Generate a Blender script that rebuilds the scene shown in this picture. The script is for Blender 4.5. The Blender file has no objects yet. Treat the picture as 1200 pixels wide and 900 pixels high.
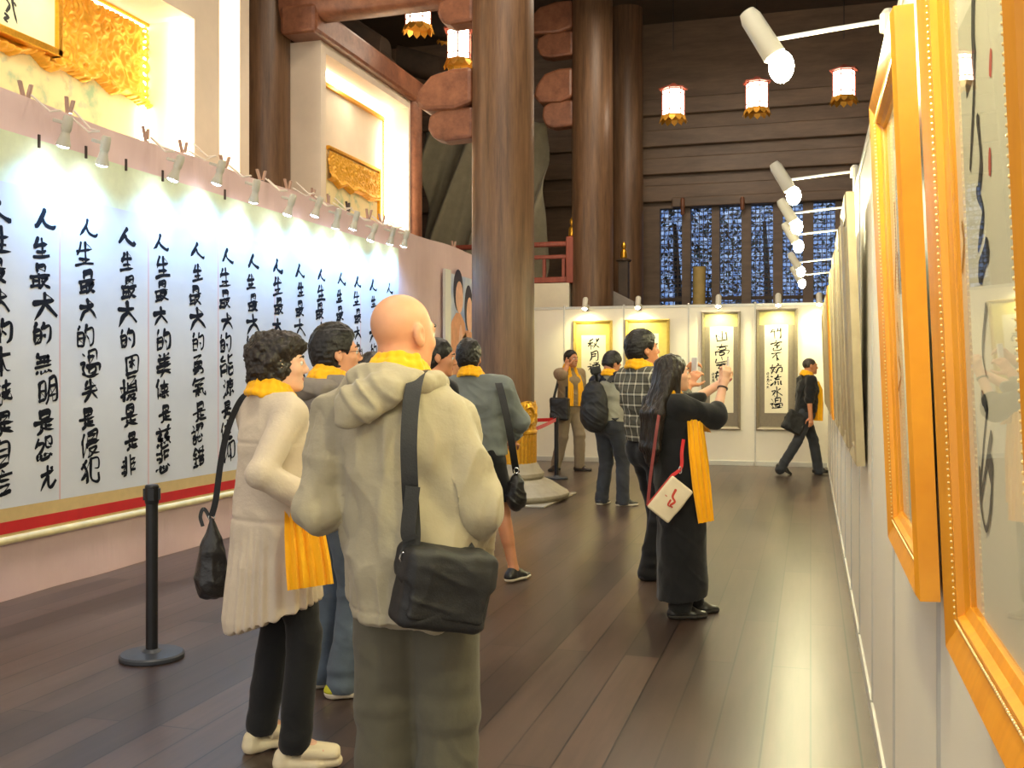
import bpy, math, random
import numpy as np
from mathutils import Vector, Matrix
random.seed(7)
rng = np.random.default_rng(7)
PI = math.pi
SC = bpy.context.scene
COL = SC.collection

# ------------------------------------------------------------------ camera
EYE = 1.5                      # eye height
FPX = 1200.0                   # focal length in pixels of the 1200 px wide frame
HOR = 437.0                    # row of the horizon
YAW = math.atan(350 / FPX)     # the camera looks to the left of the hall's long axis
CS, SN = math.cos(YAW), math.sin(YAW)
RV = np.array([CS, SN, 0.0])   # picture right
FV = np.array([-SN, CS, 0.0])  # away from the camera
ZV = np.array([0, 0, 1.0])
cam_d = bpy.data.cameras.new('camera')
cam_d.sensor_width = 36.0
cam_d.lens = 36.0 * FPX / 1200.0
cam_d.shift_y = -(450 - HOR) / 1200.0
cam_d.clip_start = 0.02
cam_d.clip_end = 200
cam = bpy.data.objects.new('camera', cam_d)
COL.objects.link(cam)
cam.location = (0, 0, EYE)
cam.rotation_euler = (PI / 2, 0, YAW)
SC.camera = cam

# ------------------------------------------------------------------ exposure, world, big lights
SC.view_settings.view_transform = 'Standard'
SC.view_settings.look = 'None'
SC.view_settings.gamma = 1
SC.view_settings.use_curve_mapping = False
SC.view_settings.exposure = 0.8
world = bpy.data.worlds.new('world')
SC.world = world
world.use_nodes = True
wbg = world.node_tree.nodes['Background']
wbg.inputs['Color'].default_value = (1.0, 0.955, 0.89, 1)
wbg.inputs['Strength'].default_value = 0.68

CLIP_W = 11.0          # clip lamps on the left wall, each
ARM_W = 25.0          # arm lamps on the right wall, each
BACK_W = 13.0          # lamps above the scrolls, each
LANTERN_E = 9.0       # lantern paper
STRIP_E = 7.0         # light strips in the alcoves
HALL_FILL_W = 115.0        # unseen overhead fill lights added to brighten the hall, each

def add_light(name, kind, loc, watts, color, target=None, size=0.1, spot=1.2, blend=0.6, size_y=None):
    ld = bpy.data.lights.new(name, kind)
    ld.energy = watts
    ld.color = color
    if kind == 'AREA':
        ld.size = size
        if size_y:
            ld.shape = 'RECTANGLE'
            ld.size_y = size_y
    else:
        ld.shadow_soft_size = size
    if kind == 'SPOT':
        ld.spot_size = spot
        ld.spot_blend = blend
    o = bpy.data.objects.new(name, ld)
    COL.objects.link(o)
    o.location = loc
    if target is not None:
        v = Vector(target) - Vector(loc)
        o.rotation_euler = v.to_track_quat('-Z', 'Y').to_euler()
    return o

add_light('hall_fill', 'AREA', (-2.2, 3.2, 7.9), HALL_FILL_W, (1.0, 0.88, 0.72), (-2.2, 3.2, 0), size=2.2)  # added fill from above, with no fixture behind it
add_light('hall_fill', 'AREA', (-2.2, 9.5, 7.9), HALL_FILL_W, (1.0, 0.86, 0.68), (-2.2, 9.5, 0), size=2.2)
add_light('hall_fill', 'AREA', (-2.0, 15.2, 7.9), HALL_FILL_W, (1.0, 0.86, 0.66), (-2.0, 15.2, 0), size=2.2)

# ------------------------------------------------------------------ points of the place from the photograph's sight lines
def wp(px, py, d):
    return RV * ((px - 600) / FPX * d) + FV * d + ZV * (EYE - (py - HOR) / FPX * d)
def onX(px, py, X):
    a = (px - 600) / FPX
    return wp(px, py, X / (a * CS - SN))
def onY(px, py, Y):
    a = (px - 600) / FPX
    return wp(px, py, Y / (CS + a * SN))
def fl(px, py):
    return wp(px, py, FPX * EYE / (py - HOR))

# ------------------------------------------------------------------ object helpers
WLOC = {}
def nrm(v):
    v = np.asarray(v, float)
    return v / (np.linalg.norm(v) + 1e-12)

def setp(o, label=None, cat=None, group=None, kind=None):
    if label: o['label'] = label
    if cat: o['category'] = cat
    if group: o['group'] = group
    if kind: o['kind'] = kind
    return o

def empty(name, loc, label=None, cat=None, group=None, kind=None):
    o = bpy.data.objects.new(name, None)
    o.empty_display_size = 0.1
    COL.objects.link(o)
    o.location = [float(t) for t in loc]
    WLOC[o.name] = np.array(loc, float)
    return setp(o, label, cat, group, kind)

def link_mesh(name, me, parent=None, origin=None):
    o = bpy.data.objects.new(name, me)
    COL.objects.link(o)
    if parent is not None:
        o.parent = parent
        WLOC[o.name] = WLOC[parent.name]
    else:
        o.location = [float(t) for t in origin]
        WLOC[o.name] = np.array(origin, float)
    return o

def mesh_np(name, V, Q, mats, parent=None, smooth=True, mi=None, origin=None, sharp=None):
    """V: n x 3 in world, Q: list of faces or m x 4 array."""
    V = np.asarray(V, float)
    if parent is not None:
        org = WLOC[parent.name]
    else:
        if origin is None:
            lo, hi = V.min(0), V.max(0)
            origin = np.array([(lo[0] + hi[0]) / 2, (lo[1] + hi[1]) / 2, lo[2]])
        org = origin
    V = V - org
    me = bpy.data.meshes.new(name)
    if isinstance(Q, np.ndarray):
        n, m = len(V), len(Q)
        k = Q.shape[1]
        me.vertices.add(n)
        me.vertices.foreach_set('co', V.astype(np.float32).ravel())
        me.loops.add(m * k)
        me.loops.foreach_set('vertex_index', Q.astype(np.int32).ravel())
        me.polygons.add(m)
        me.polygons.foreach_set('loop_start', np.arange(0, m * k, k, dtype=np.int32))
        me.update(calc_edges=True)
    else:
        me.from_pydata(V.tolist(), [], Q)
        me.update()
    if not isinstance(mats, (list, tuple)):
        mats = [mats]
    for m_ in mats:
        me.materials.append(m_)
    if mi is not None:
        me.polygons.foreach_set('material_index', np.asarray(mi, np.int32))
    me.polygons.foreach_set('use_smooth', np.full(len(me.polygons), bool(smooth)))
    if smooth and sharp:
        me.set_sharp_from_angle(angle=sharp)
    me.validate()
    return link_mesh(name, me, parent, origin)

class MB:
    def __init__(s):
        s.v, s.f, s.m = [], [], []
        s.cur = 0
    def add(s, vs, fs):
        b = len(s.v)
        s.v += [tuple(float(t) for t in v) for v in vs]
        s.f += [tuple(b + i for i in f) for f in fs]
        s.m += [s.cur] * len(fs)
        return s
    def box(s, lo, hi):
        x0, y0, z0 = lo; x1, y1, z1 = hi
        vs = [(x0,y0,z0),(x1,y0,z0),(x1,y1,z0),(x0,y1,z0),(x0,y0,z1),(x1,y0,z1),(x1,y1,z1),(x0,y1,z1)]
        return s.add(vs, [(0,3,2,1),(4,5,6,7),(0,1,5,4),(1,2,6,5),(2,3,7,6),(3,0,4,7)])
    def obox(s, c, ax, ay, az):
        """box about c with half-axis vectors"""
        c, ax, ay, az = (np.asarray(t, float) for t in (c, ax, ay, az))
        vs = [c + i*ax + j*ay + k*az for k in (-1,1) for (i,j) in ((-1,-1),(1,-1),(1,1),(-1,1))]
        return s.add(vs, [(0,3,2,1),(4,5,6,7),(0,1,5,4),(1,2,6,5),(2,3,7,6),(3,0,4,7)])
    def cyl(s, a, b, ra, rb=None, n=16, caps=True):
        rb = ra if rb is None else rb
        a, b = np.asarray(a, float), np.asarray(b, float)
        w = nrm(b - a)
        u = nrm(np.cross(w, (0,0,1) if abs(w[2]) < .9 else (1,0,0)))
        v = np.cross(w, u)
        vs = []
        for p, r in ((a, ra), (b, rb)):
            for i in range(n):
                t = 2*PI*i/n
                vs.append(p + r*(math.cos(t)*u + math.sin(t)*v))
        fs = [(i, (i+1) % n, n+(i+1) % n, n+i) for i in range(n)]
        if caps:
            fs += [tuple(range(n))[::-1], tuple(range(n, 2*n))]
        return s.add(vs, fs)
    def lathe(s, c, prof, n=24, phase=0.0, ax=None, sx=1.0, sy=1.0):
        """prof: [(r, z)...] about vertical axis through c (or axis ax)"""
        c = np.asarray(c, float)
        if ax is None:
            u, v, w = np.array([1.,0,0]), np.array([0,1.,0]), ZV
        else:
            w = nrm(ax); u = nrm(np.cross(w, (0,0,1) if abs(w[2]) < .9 else (1,0,0))); v = np.cross(w, u)
        vs = []
        for r, z in prof:
            for i in range(n):
                t = 2*PI*i/n + phase
                vs.append(c + w*z + r*(sx*math.cos(t)*u + sy*math.sin(t)*v))
        fs = []
        for k in range(len(prof)-1):
            for i in range(n):
                j = (i+1) % n
                fs.append((k*n+i, k*n+j, (k+1)*n+j, (k+1)*n+i))
        fs += [tuple(range(n))[::-1], tuple(range((len(prof)-1)*n, len(prof)*n))]
        return s.add(vs, fs)
    def tube(s, path, r, n=8):
        P = [np.asarray(p, float) for p in path]
        vs, fs = [], []
        u = None
        for i, p in enumerate(P):
            t = nrm(P[min(i+1, len(P)-1)] - P[max(i-1, 0)])
            if u is None:
                u = nrm(np.cross(t, (0,0,1) if abs(t[2]) < .9 else (1,0,0)))
            else:
                u = nrm(u - t*np.dot(u, t))
            v = np.cross(t, u)
            rr = r[i] if isinstance(r, (list, tuple)) else r
            for k in range(n):
                a = 2*PI*k/n
                vs.append(p + rr*(math.cos(a)*u + math.sin(a)*v))
        for i in range(len(P)-1):
            for k in range(n):
                j = (k+1) % n
                fs.append((i*n+k, i*n+j, (i+1)*n+j, (i+1)*n+k))
        fs += [tuple(range(n))[::-1], tuple(range((len(P)-1)*n, len(P)*n))]
        return s.add(vs, fs)
    def prism(s, poly, o, u, v, w):
        """extrude polygon (list of 2D points in frame o,u,v) along vector w"""
        o, u, v, w = (np.asarray(t, float) for t in (o, u, v, w))
        n = len(poly)
        A = [o + p[0]*u + p[1]*v for p in poly]
        B = [a + w for a in A]
        fs = [(i, (i+1) % n, n+(i+1) % n, n+i) for i in range(n)]
        fs += [tuple(range(n))[::-1], tuple(range(n, 2*n))]
        return s.add(A+B, fs)
    def ribbon(s, path, wid, side, th=0.003, wave=0.0, nw=1, rngp=0):
        """flat band with thickness; path pts, widths, side vectors (one or per point); nw strips across with waves"""
        P = [np.asarray(p, float) for p in path]
        n = len(P)
        W = wid if isinstance(wid, (list, tuple)) else [wid]*n
        S = side if (isinstance(side, list) and len(side) == n and hasattr(side[0], '__len__')) else [side]*n
        vs = []
        m = nw + 1
        for sgn in (1, -1):
            for i in range(n):
                t = nrm(P[min(i+1, n-1)] - P[max(i-1, 0)])
                sd = nrm(S[i]); sd = nrm(sd - t*np.dot(sd, t))
                nn = np.cross(t, sd)
                for j in range(m):
                    q = j/nw - .5
                    off = wave*math.sin(j*2.4 + rngp + i*.25)*min(1, i/3)
                    vs.append(P[i] + sd*W[i]*q + nn*(off + sgn*th/2))
        fs = []
        N = n*m
        for i in range(n-1):
            for j in range(nw):
                a, b, c, d = i*m+j, i*m+j+1, (i+1)*m+j+1, (i+1)*m+j
                fs.append((a, d, c, b)); fs.append((N+a, N+b, N+c, N+d))
            a, d = i*m, (i+1)*m
            fs.append((a, N+a, N+d, d))
            a, d = i*m+nw, (i+1)*m+nw
            fs.append((a, d, N+d, N+a))
        for j in range(nw):
            fs.append((j, j+1, N+j+1, N+j))
            b = (n-1)*m+j
            fs.append((b, N+b, N+b+1, b+1))
        return s.add(vs, fs)
    def ell(s, c, r, n=16, m=10, R=None):
        c = np.asarray(c, float)
        R = np.eye(3) if R is None else R
        vs = []
        for k in range(m+1):
            ph = PI*k/m
            for i in range(n):
                t = 2*PI*i/n
                p = np.array([r[0]*math.sin(ph)*math.cos(t), r[1]*math.sin(ph)*math.sin(t), r[2]*math.cos(ph)])
                vs.append(c + R @ p)
        fs = []
        for k in range(m):
            for i in range(n):
                j = (i+1) % n
                fs.append((k*n+i, (k+1)*n+i, (k+1)*n+j, k*n+j))
        return s.add(vs, fs)
    def build(s, name, mats, parent=None, smooth=False, bevel=0, origin=None, sharp=0.6, sub=0):
        o = mesh_np(name, np.array(s.v), s.f, mats, parent, smooth, s.m, origin, sharp)
        if bevel:
            b = o.modifiers.new('bevel', 'BEVEL')
            b.width = bevel; b.segments = 2; b.limit_method = 'ANGLE'
        if sub:
            b = o.modifiers.new('sub', 'SUBSURF'); b.levels = sub; b.render_levels = sub
        return o

def copy_tree(o, parent=None):
    c = o.copy()
    COL.objects.link(c)
    if parent is not None:
        c.parent = parent
    for ch in list(o.children):
        copy_tree(ch, c)
    return c

# ------------------------------------------------------------------ materials
def srgb(r, g, b):
    f = lambda c: (c/255/12.92) if c/255 <= 0.04045 else ((c/255+0.055)/1.055)**2.4
    return (f(r), f(g), f(b))

class NT:
    def __init__(s, name):
        s.m = bpy.data.materials.new(name)
        s.m.use_nodes = True
        s.t = s.m.node_tree
        s.p = s.t.nodes['Principled BSDF']
        s.out = s.t.nodes['Material Output']
    def n(s, typ, **kw):
        x = s.t.nodes.new(typ)
        for k, v in kw.items():
            if k.startswith('i_'):
                x.inputs[k[2:].replace('_', ' ')].default_value = v
            else:
                setattr(x, k, v)
        return x
    def l(s, a, b):
        s.t.links.new(a, b)
    def coord(s, scale=(1,1,1), rot=(0,0,0), kind='Object'):
        tc = s.n('ShaderNodeTexCoord')
        mp = s.n('ShaderNodeMapping')
        mp.inputs['Scale'].default_value = scale
        mp.inputs['Rotation'].default_value = rot
        s.l(tc.outputs[kind], mp.inputs['Vector'])
        return mp.outputs['Vector']
    def noise(s, vec, scale, detail=4, rough=0.55):
        x = s.n('ShaderNodeTexNoise')
        x.inputs['Scale'].default_value = scale
        x.inputs['Detail'].default_value = detail
        x.inputs['Roughness'].default_value = rough
        s.l(vec, x.inputs['Vector'])
        return x
    def ramp(s, fac, stops):
        r = s.n('ShaderNodeValToRGB')
        e = r.color_ramp.elements
        while len(e) < len(stops): e.new(0.5)
        for k, (p, c) in enumerate(stops):
            e[k].position = p
            e[k].color = (*c, 1) if len(c) == 3 else c
        s.l(fac, r.inputs['Fac'])
        return r.outputs['Color']
    def math(s, op, a, b=None, c=None):
        x = s.n('ShaderNodeMath', operation=op)
        for k, v in enumerate((a, b, c)):
            if v is None: continue
            if isinstance(v, (int, float)): x.inputs[k].default_value = v
            else: s.l(v, x.inputs[k])
        return x.outputs[0]
    def mix(s, fac, a, b, blend='MIX'):
        x = s.n('ShaderNodeMix', data_type='RGBA', blend_type=blend)
        for sock, v in ((x.inputs['Factor'], fac), (x.inputs['A'], a), (x.inputs['B'], b)):
            pass
        ins = [i for i in x.inputs if i.enabled]
        for sock, v in zip(ins, (fac, a, b)):
            if isinstance(v, (int, float)): sock.default_value = v
            elif isinstance(v, tuple): sock.default_value = (*v, 1) if len(v) == 3 else v
            else: s.l(v, sock)
        return [o for o in x.outputs if o.enabled][0]
    def bump(s, h, strength=0.2, dist=0.01):
        b = s.n('ShaderNodeBump')
        b.inputs['Strength'].default_value = strength
        b.inputs['Distance'].default_value = dist
        s.l(h, b.inputs['Height'])
        s.l(b.outputs['Normal'], s.p.inputs['Normal'])

def plain(name, rgb, rough=0.6, metal=0.0, var=0.12, scale=8.0, bump=0.0, bscale=60.0, spec=0.5, sheen=0.0, stretch=(1,1,1), aniso=None):
    t = NT(name)
    v = t.coord(stretch)
    nz = t.noise(v, scale)
    c0 = tuple(max(0, c*(1-var)) for c in rgb)
    c1 = tuple(min(1, c*(1+var)) for c in rgb)
    t.l(t.ramp(nz.outputs['Fac'], [(0.3, c0), (0.7, c1)]), t.p.inputs['Base Color'])
    t.p.inputs['Roughness'].default_value = rough
    t.p.inputs['Metallic'].default_value = metal
    t.p.inputs['Specular IOR Level'].default_value = spec
    if sheen: t.p.inputs['Sheen Weight'].default_value = sheen
    if bump:
        b = t.noise(v, bscale, 3)
        t.bump(b.outputs['Fac'], bump)
    return t.m

def emit(name, rgb, strength):
    t = NT(name)
    t.p.inputs['Base Color'].default_value = (*rgb, 1)
    t.p.inputs['Emission Color'].default_value = (*rgb, 1)
    t.p.inputs['Emission Strength'].default_value = strength
    v = t.coord()
    nz = t.noise(v, 3.0, 1)
    t.l(t.math('MULTIPLY_ADD', nz.outputs['Fac'], strength*0.1, strength*0.95), t.p.inputs['Emission Strength'])
    return t.m

def cloth_mat(name, rgb, rough=0.85, var=0.10, weave=900.0, bump=0.12, sheen=0.15):
    t = NT(name)
    v = t.coord()
    nz = t.noise(v, 7.0, 5)
    c0 = tuple(c*(1-var) for c in rgb); c1 = tuple(min(1, c*(1+var)) for c in rgb)
    t.l(t.ramp(nz.outputs['Fac'], [(0.3, c0), (0.7, c1)]), t.p.inputs['Base Color'])
    t.p.inputs['Roughness'].default_value = rough
    t.p.inputs['Specular IOR Level'].default_value = 0.25
    t.p.inputs['Sheen Weight'].default_value = sheen
    t.p.inputs['Sheen Roughness'].default_value = 0.5
    w = t.noise(v, 22.0, 4, 0.6)
    t.bump(w.outputs['Fac'], bump, 0.02)
    return t.m

def wood_mat(name, dark, light, rough=0.4, grain=(6, 6, 0.6), scale=3.0, bump=0.15, spec=0.5):
    t = NT(name)
    v = t.coord(grain)
    n1 = t.noise(v, scale, 6, 0.6)
    n2 = t.noise(v, scale*5, 3, 0.6)
    f = t.math('ADD', t.math('MULTIPLY', n1.outputs['Fac'], 0.7), t.math('MULTIPLY', n2.outputs['Fac'], 0.3))
    t.l(t.ramp(f, [(0.32, dark), (0.68, light)]), t.p.inputs['Base Color'])
    t.p.inputs['Roughness'].default_value = rough
    t.p.inputs['Specular IOR Level'].default_value = spec
    t.bump(f, bump, 0.01)
    return t.m

M = {}
M['wood_column'] = wood_mat('wood_column', srgb(80, 58, 42), srgb(132, 98, 70), 0.42, (5, 5, 0.35))
M['wood_beam'] = wood_mat('wood_beam', srgb(104, 62, 44), srgb(160, 104, 74), 0.4, (3, 3, 3), 1.2)
M['wood_dark'] = wood_mat('wood_dark', srgb(96, 77, 61), srgb(132, 106, 84), 0.45, (0.5, 3, 3), 1.5)
M['wood_red'] = wood_mat('wood_red', srgb(128, 58, 42), srgb(168, 84, 62), 0.4, (4, 4, 0.6))
M['wood_darkest'] = wood_mat('wood_darkest', srgb(62, 49, 40), srgb(86, 68, 54), 0.6, (2, 2, 2), 1.0)  # darkest brown of the timbers
M['stone'] = plain('stone', srgb(232, 214, 192), 0.55, var=0.06, scale=2.5)
M['stone_grey'] = plain('stone_grey', srgb(158, 148, 128), 0.75, var=0.16, scale=5, bump=0.3)
M['pink'] = None
M['white_panel'] = plain('white_panel', srgb(240, 234, 218), 0.42, var=0.02, scale=2)
M['alu'] = plain('alu', srgb(206, 204, 196), 0.35, metal=0.3, var=0.04)
M['white_paint'] = plain('white_paint', srgb(236, 236, 230), 0.4, var=0.03)
M['black_metal'] = plain('black_metal', (0.012, 0.012, 0.014), 0.38, metal=0.0, var=0.2)
M['chrome'] = plain('chrome', (0.7, 0.7, 0.7), 0.18, metal=1.0, var=0.05)
M['gold'] = plain('gold', srgb(236, 176, 60), 0.32, metal=0.85, var=0.12, scale=30, bump=0.1)
M['gold_relief'] = plain('gold_relief', srgb(240, 176, 56), 0.42, metal=0.35, var=0.1, scale=25)
M['ink'] = plain('ink', (0.010, 0.011, 0.016), 0.75, var=0.3, scale=40, spec=0.1)
M['ink_grey'] = plain('ink_grey', (0.05, 0.05, 0.05), 0.7, var=0.5, scale=30, spec=0.2)
M['seal'] = plain('seal', srgb(206, 70, 52), 0.7)
M['red'] = plain('red', srgb(196, 22, 26), 0.6, var=0.08)
M['paper'] = plain('paper', srgb(238, 230, 206), 0.85, var=0.03, scale=3, spec=0.2)
M['clip'] = plain('clip', srgb(178, 146, 132), 0.4, var=0.1)
M['clip_dark'] = plain('clip_dark', srgb(60, 48, 44), 0.4)
M['skin'] = None
# ------------------------------------------------------------------ setting
def floor_mat():
    t = NT('floor_boards')
    v = t.coord((1, 1, 1), (0, 0, PI/2))
    br = t.n('ShaderNodeTexBrick', offset=0.37, squash=1.0)
    br.inputs['Scale'].default_value = 1.0
    br.inputs['Brick Width'].default_value = 2.6
    br.inputs['Row Height'].default_value = 0.19
    br.inputs['Mortar Size'].default_value = 0.0045
    br.inputs['Mortar Smooth'].default_value = 0.2
    br.inputs['Color1'].default_value = (*srgb(92, 72, 62), 1)
    br.inputs['Color2'].default_value = (*srgb(56, 44, 40), 1)
    br.inputs['Mortar'].default_value = (*srgb(20, 15, 13), 1)
    t.l(v, br.inputs['Vector'])
    vg = t.coord((7, 0.5, 1))
    g = t.noise(vg, 3.0, 6, 0.6)
    w = t.noise(t.coord((1.6, 0.35, 1)), 1.3, 2, 0.5)
    col = t.mix(0.55, br.outputs['Color'], t.ramp(g.outputs['Fac'], [(0.3, (0.30, 0.27, 0.25)), (0.7, (1.0, 0.95, 0.92))]), 'MULTIPLY')
    worn = t.ramp(w.outputs['Fac'], [(0.45, (0, 0, 0)), (0.75, (1, 1, 1))])
    col = t.mix(t.math('MULTIPLY', worn, 0.4), col, srgb(124, 104, 92))
    t.l(col, t.p.inputs['Base Color'])
    t.l(t.math('ADD', t.math('MULTIPLY', w.outputs['Fac'], 0.10), 0.275), t.p.inputs['Roughness'])
    t.p.inputs['Specular IOR Level'].default_value = 0.62
    h = t.math('MULTIPLY', br.outputs['Fac'], -1.0)
    t.bump(h, 0.08, 0.003)
    return t.m

def fabric_pink():
    t = NT('pink_cloth')
    v = t.coord()
    nz = t.noise(v, 1.2, 4)
    fold = t.noise(t.coord((1, 3.2, 0.35)), 1.3, 4, 0.5)
    t.l(t.ramp(nz.outputs['Fac'], [(0.3, srgb(214, 182, 180)), (0.7, srgb(228, 198, 196))]), t.p.inputs['Base Color'])
    t.p.inputs['Roughness'].default_value = 0.6
    t.p.inputs['Sheen Weight'].default_value = 0.2
    t.bump(fold.outputs['Fac'], 0.5, 0.05)
    return t.m
M['pink'] = fabric_pink()

XL, XR, YB = -5.085, 0.26, 16.95      # left cloth wall, right partition, back partition

m = MB(); m.box((-9.5, -3.0, -0.1), (6.0, 23.5, 0.0))
setp(m.build('floor', floor_mat(), origin=(0, 8, 0)), kind='structure')
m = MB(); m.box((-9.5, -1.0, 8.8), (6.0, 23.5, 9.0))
setp(m.build('ceiling', M['wood_darkest'], origin=(0, 8, 8.8)), kind='structure')
# dark timber wall far behind, with the row of lattice windows in it
YF = 21.4
wins = []
for (x0, x1, yt) in ((773, 799, 249), (809, 834, 245), (843, 869, 243), (880, 906, 240), (917, 941, 238), (953, 979, 236)):
    a = onY(x0, yt, YF); b = onY(x1, yt, YF)
    wins.append((a[0], b[0], 0.5 * (a[2] + b[2])))
m = MB()
edges = [-9.5] + [t for w in wins for t in w[:2]] + [6.0]
ztop = max(w[2] for w in wins)
zb = 0.9
for i in range(0, len(edges), 2):
    m.box((edges[i], YF, zb), (edges[i+1], YF+0.25, ztop))
m.box((-9.5, YF, 0), (6.0, YF+0.25, zb))
m.box((-9.5, YF, ztop), (6.0, YF+0.25, 8.8))
wall_far = setp(m.build('wall_far', M['wood_dark'], origin=(0, YF, 0)), kind='structure')
m = MB()
for z in (5.15, 5.72, 6.3, 6.95):
    m.box((-9.0, YF-0.16, z-0.10), (6.0, YF-0.002, z+0.24))
m.box((-2.75, YF-0.2, 4.92), (1.5, YF-0.02, 5.12))
o = m.build('beam', M['wood_dark'], wall_far, bevel=0.02)
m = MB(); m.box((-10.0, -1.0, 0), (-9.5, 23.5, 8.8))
setp(m.build('wall_left_outer', M['wood_darkest'], origin=(-9.5, 10, 0)), kind='structure')
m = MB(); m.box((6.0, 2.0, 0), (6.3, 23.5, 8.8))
setp(m.build('wall_right_outer', M['wood_darkest'], origin=(6, 10, 0)), kind='structure')

def glass_tint():
    t = NT('window_glass')
    tr = t.n('ShaderNodeBsdfTransparent'); tr.inputs['Color'].default_value = (*srgb(206, 224, 255), 1)
    gl = t.n('ShaderNodeBsdfGlossy'); gl.inputs['Roughness'].default_value = 0.08
    fr = t.n('ShaderNodeFresnel'); fr.inputs['IOR'].default_value = 1.45
    nz = t.noise(t.coord(), 6.0, 4)
    t.l(t.ramp(nz.outputs['Fac'], [(0.35, srgb(150, 178, 222)), (0.7, srgb(210, 226, 250))]), tr.inputs['Color'])
    mx = t.n('ShaderNodeMixShader')
    geo = t.n('ShaderNodeNewGeometry'); t.l(t.math('MULTIPLY', t.math('MULTIPLY', fr.outputs['Fac'], t.math('SUBTRACT', 1.0, geo.outputs['Backfacing'])), .8), mx.inputs['Fac']); t.l(tr.outputs[0], mx.inputs[1]); t.l(gl.outputs[0], mx.inputs[2])
    t.l(mx.outputs[0], t.out.inputs['Surface'])
    return t.m
def glass_clear():
    t = NT('picture_glass')
    tr = t.n('ShaderNodeBsdfTransparent')
    gl = t.n('ShaderNodeBsdfGlossy'); gl.inputs['Roughness'].default_value = 0.015
    fr = t.n('ShaderNodeFresnel'); fr.inputs['IOR'].default_value = 1.5
    nz = t.noise(t.coord(), 2.0, 2)
    t.l(t.ramp(nz.outputs['Fac'], [(0, (0.96, 0.97, 0.96)), (1, (0.99, 0.99, 0.98))]), tr.inputs['Color'])
    mx = t.n('ShaderNodeMixShader')
    geo = t.n('ShaderNodeNewGeometry'); t.l(t.math('MULTIPLY', t.math('MULTIPLY', fr.outputs['Fac'], t.math('SUBTRACT', 1.0, geo.outputs['Backfacing'])), .8), mx.inputs['Fac']); t.l(tr.outputs[0], mx.inputs[1]); t.l(gl.outputs[0], mx.inputs[2])
    t.l(mx.outputs[0], t.out.inputs['Surface'])
    return t.m
M['tint'] = glass_tint(); M['glass'] = glass_clear()
for i, (x0, x1, zt) in enumerate(wins):
    r = empty('window_%d' % (i+1), ((x0+x1)/2, YF+0.12, zb), kind='structure')
    m = MB(); m.box((x0, YF+0.10, zb), (x1, YF+0.112, ztop)); m.build('pane', M['tint'], r)
    m = MB()
    nx, w = 5, x1-x0
    for k in range(nx+1):
        x = x0 + w*k/nx
        m.box((x-0.007, YF+0.06, zb), (x+0.007, YF+0.085, ztop))
    nz_ = int((ztop-zb)/(w/nx))
    for k in range(nz_+1):
        z = ztop - 0.0 - k*(w/nx)
        m.box((x0, YF+0.062, z-0.007), (x1, YF+0.083, z+0.007))
        if k < nz_ and k % 2 == 0:
            for j in range(nx):      # small inner squares of the lattice
                xc = x0 + w*(j+.5)/nx; zc = z - w/nx/2; q = w/nx*0.27
                m.box((xc-q, YF+0.064, zc-q-.004), (xc+q, YF+0.08, zc-q+.004)); m.box((xc-q, YF+0.064, zc+q-.004), (xc+q, YF+0.08, zc+q+.004))
                m.box((xc-q-.004, YF+0.064, zc-q), (xc-q+.004, YF+0.08, zc+q)); m.box((xc+q-.004, YF+0.064, zc-q), (xc+q+.004, YF+0.08, zc+q))
    m.box((x0, YF+0.05, 3.0), (x1, YF+0.09, 3.07))
    m.build('lattice', M['wood_darkest'], r)

# trees outside the lattice windows
M['leaf'] = plain('leaf', srgb(84, 106, 84), 0.7, var=0.4, scale=3)
M['bark'] = plain('bark', srgb(80, 66, 52), 0.8, var=0.3)
def outside_tree(x, y, h, label):
    r = empty('tree', (x, y, 0), label, 'tree')
    m = MB(); m.tube([(x, y, -0.05), (x+.1, y, h*.4), (x-.05, y+.1, h*.8)], [.16, .12, .05], 10); m.build('trunk', M['bark'], r, True)
    vs, fs = [], []
    rg = np.random.default_rng(int(abs(x*100)+h*7))
    for k in range(2600):
        dv = nrm(rg.normal(size=3)); q = rg.random()**.4
        c = np.array([x, y, h*.68]) + dv*q*np.array([h*.34, h*.3, h*.36])
        u = nrm(rg.normal(size=3)); v = nrm(np.cross(u, rg.normal(size=3))); s_ = .035+.05*rg.random()
        b = len(vs); vs += [c-u*s_, c+v*s_*.5, c+u*s_, c-v*s_*.5]; fs.append((b, b+1, b+2, b+3))
    mesh_np('foliage', vs, fs, M['leaf'], r, False)
for x, y, h, lb in ((-3.2, 25.5, 6.5, 'dark leafy tree outside the leftmost lattice window'), (-1.2, 29.5, 7.2, 'tall dark tree outside between the middle lattice windows'), (1.0, 33.0, 4.6, 'low leafy tree outside the rightmost lattice window')):
    outside_tree(x, y, h, lb)
m = MB(); m.box((-14, 23.6, -0.3), (10, 40, -0.05)); setp(m.build('ground', M['stone_grey'], origin=(0, 30, -.05)), kind='structure')

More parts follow.
